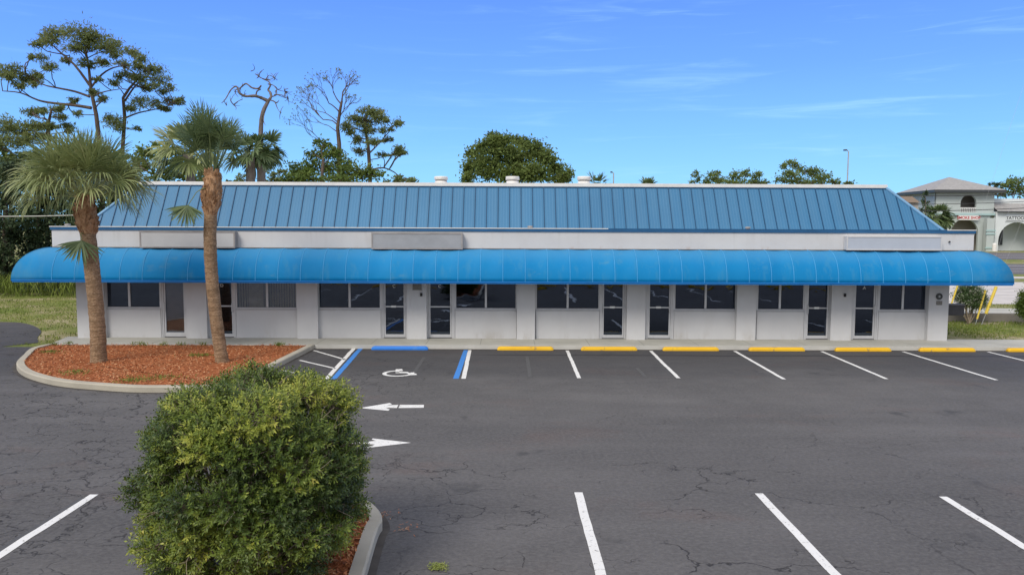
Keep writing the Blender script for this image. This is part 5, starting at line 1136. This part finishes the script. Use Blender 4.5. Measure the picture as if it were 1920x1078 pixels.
part('string_course', MB().box(tx_0-.15, tx_1+.2, YA-.35, YA-.003, AZ(404), AZ(400.5)), 'teal_trim', A)
rb_ = MB()
for i in range(9): xx = ac-ar+2*ar*(i+.5)/9; rb_.box(xx-.06, xx+.06, YA+.05, YA+.15, AZ(398)+.001, AZ(390)-.1)
rb_.box(ac-ar, ac+ar, YA+.03, YA+.17, AZ(390)-.099, AZ(390)+.05); part('railing', rb_, 'trim_white', A)
apx = AX(1806); zap = AZ(328.5); ze = AZ(357); x0, x1, y0, y1 = AX(1740), AX(1873), YA-1.2, YA+10; cxm = (x0+x1)/2; pr = MB(); ap = (apx, (y0+y1)/2, zap)
for a, b in (((x0, y0), (x1, y0)), ((x1, y0), (x1, y1)), ((x1, y1), (x0, y1)), ((x0, y1), (x0, y0))): pr._add([(*a, ze), (*b, ze), ap], [(0, 1, 2)])
part('tower_roof', pr, 'shingle_grey', A); part('eaves', MB().box(x0, x1, y0, y1, ze-.42, ze-.01), 'far_dark', A)
# wing on the right
wx0, wx1 = tx_1+.01, AX(2010); part('wing_wall', archwall(wx0, AX(1944), g0-.2, AZ(397), AX(1902), 34*k, AZ(429)-34*k+1.0, g0-.1, YA-.5), 'pale_stucco', A)
part('wing_wall', archwall(AX(1944)+.01, wx1, g0-.2, AZ(397), AX(1980), 26*k, AZ(429)-34*k+1.0, g0-.1, YA-.5), 'pale_stucco', A)
part('wing_recess', MB().box(wx0, wx1, YA+3, YA+3.1, g0, AZ(397)).box(wx0, wx1, YA-.09, YA+2.99, AZ(397)-.3, AZ(397)-.1), 'pale_stucco', A)
rr_ = MB(); rr_.quad((wx0, YA-1.0, AZ(397)), (wx1, YA-1.0, AZ(397)), (wx1, YA+.9, AZ(381)), (wx0, YA+.9, AZ(381))); part('wing_roof', rr_, 'shingle_grey', A)
part('wing_parapet', MB().box(wx0, wx1, YA+.91, YA+1.2, AZ(397), AZ(372)), 'pale_stucco', A); part('wing_gutter', MB().box(wx0, wx1, YA-1.1, YA-1.003, AZ(398.5), AZ(396.5)), 'far_dark', A)
cm = MB().box(AX(1839), AX(1853), YA-1.4, YA-.6, g0-.1, AZ(402)-.6); part('column', cm, 'teal_stucco', A)
part('column_bands', MB().box(AX(1837), AX(1855), YA-1.5, YA-1.403, AZ(434), AZ(431)).box(AX(1837), AX(1855), YA-1.5, YA-1.403, AZ(440), AZ(437)).box(AX(1837), AX(1855), YA-1.5, YA-1.403, AZ(466), AZ(463)), 'teal_trim', A)
dw = empty_part('shop_front', A); [part('window', MB().box(AX(a), AX(b), YA+2.8, YA+2.9, AZ(c), AZ(d)), 'far_dark', dw) for a, b, c, d in ((1857, 1862, 462, 434), (1882, 1889, 460, 432), (1891, 1903, 460, 432), (1886, 1906, 428, 423))]
part('shop_door', MB().box(AX(1867), AX(1877), YA+2.8, YA+2.9, g0, AZ(441)), 'trim_white', dw); part('door_frame', MB().box(AX(1865.5), AX(1867)-.01, YA+2.78, YA+2.9, g0, AZ(436)).box(AX(1877)+.01, AX(1878.5), YA+2.78, YA+2.9, g0, AZ(436)).box(AX(1867), AX(1877), YA+2.78, YA+2.9, AZ(440.5), AZ(436)), 'far_dark', dw)
sg = empty('shop_sign', 'white sign with red SMOKE SHOP lettering on the green tower', 'sign', loc=(AX(1811), YA-.02, AZ(413)))
sx0, sx1 = AX(1792.5), AX(1829); sy = YA-.55; part('board', MB().box(sx0, sx1, sy, YA-.36, AZ(413), AZ(404.5)), 'white_ink', sg); textmesh('SMOKE SHOP', .60, (sx0+sx1)/2, sy-.02, AZ(408.8), 'red_ink', 'lettering', sg, ext=.01)
sg = empty('shop_sign', 'pale sign with dark TATTOO lettering on the arcade wing', 'sign', loc=(AX(1896), YA-.55, AZ(417)))
sx0, sx1 = AX(1879), AX(1914); part('board', MB().box(sx0, sx1, YA-.62, YA-.51, AZ(415.8), AZ(404.5)), 'pale_stucco', sg); textmesh('TATTOO', .68, (sx0+sx1)/2, YA-.64, AZ(409), 'dark_ink', 'lettering', sg, ext=.01); part('tagline', MB().box(sx0+.1, sx1-.1, YA-.64, YA-.621, AZ(414.3), AZ(413.3)), 'box_grey', sg)
tag(MB().lathe([(0, 0), (.3, 0), (.3, 1.0), (.2, 1.2), (0, 1.25)], (AX(1834), YA-4, g0+.1)).build('white_bin', 'vent_white'), 'white waist high bin in front of the green tower', 'bin')
bm_ = empty('brown_house', 'brown roofed house between the blue roof and the palm', 'building', loc=(AX(1705), 112, g0)); hx0, hx1 = fp(1680, 380, 112)[0], fp(1722, 380, 112)[0]
part('walls', MB().box(hx0, hx1, 112, 118, g0, zp(378, 112, 1700)), 'arch_beige', bm_); hr_ = MB(); zt2 = zp(366, 112, 1700); hr_.quad((hx0, 111.5, zp(380, 112, 1700)), (hx1, 111.5, zp(380, 112, 1700)), (hx1, 114, zt2), (hx0, 114, zt2)); hr_.quad((hx0, 114, zt2), (hx1, 114, zt2), (hx1, 118, zt2-.6), (hx0, 118, zt2-.6)); part('roof', hr_, 'pole_wood', bm_)
palm('bushy dark palm in front of the green tower', 92, [(1757, 460), (1757, 408)], .25, None, 40, 1.1, 1.25, 'palm_leaf_dark', 0, elev=(-.9, 1.2), sag=.5, wid=.07, nseg=16, bark_='palm_bark_far', base_z=.8)
tree('cypress_tree', 'thin dark pointed tree left of the green tower', 'tree', 100, [(1735, 440), (1735, 372)], [(1735, 362, 4, 12), (1735, 378, 7, 10), (1735, 392, 9, 10)], 'dark_leaf', 'pine_bark', .3, 24, .15, .06, twigs=False, base_z=.8)
tree('broadleaf_tree', 'olive tree behind the arcade at the right edge', 'tree', 135, [(1900, 440), (1900, 380)], [(1900, 338, 16, 9), (1888, 348, 14, 8), (1915, 345, 18, 12), (1935, 340, 18, 14), (1900, 360, 22, 10), (1930, 362, 22, 12)], 'oak_leaf', 'pine_bark', .5, 28, .3, .1, base_z=.9, tight=.45)
tree('broadleaf_tree', 'low dark tree just right of the tower roof', 'tree', 138, [(1872, 440), (1872, 380)], [(1862, 345, 12, 4), (1875, 350, 14, 7), (1868, 362, 14, 8), (1885, 364, 12, 8)], 'dark_leaf', 'pine_bark', .5, 28, .3, .1, base_z=.9, tight=.45)
# distant tree line closes the horizon on both sides
for i, (xx, yy, hh) in enumerate([(-120+i*11, 210+random.uniform(-15, 15), random.uniform(5, 8)) for i in range(8)]+[(60+i*13, 200+random.uniform(-10, 20), random.uniform(6, 9)) for i in range(10)]):
    pass
# ------------------------------------------------------------------ render settings
S.render.engine = 'CYCLES'; S.cycles.max_bounces = 6; S.cycles.transparent_max_bounces = 8; S.cycles.diffuse_bounces = 3; S.cycles.glossy_bounces = 3
S.cycles.use_denoising = True
S.render.resolution_x = 1024; S.render.resolution_y = 574
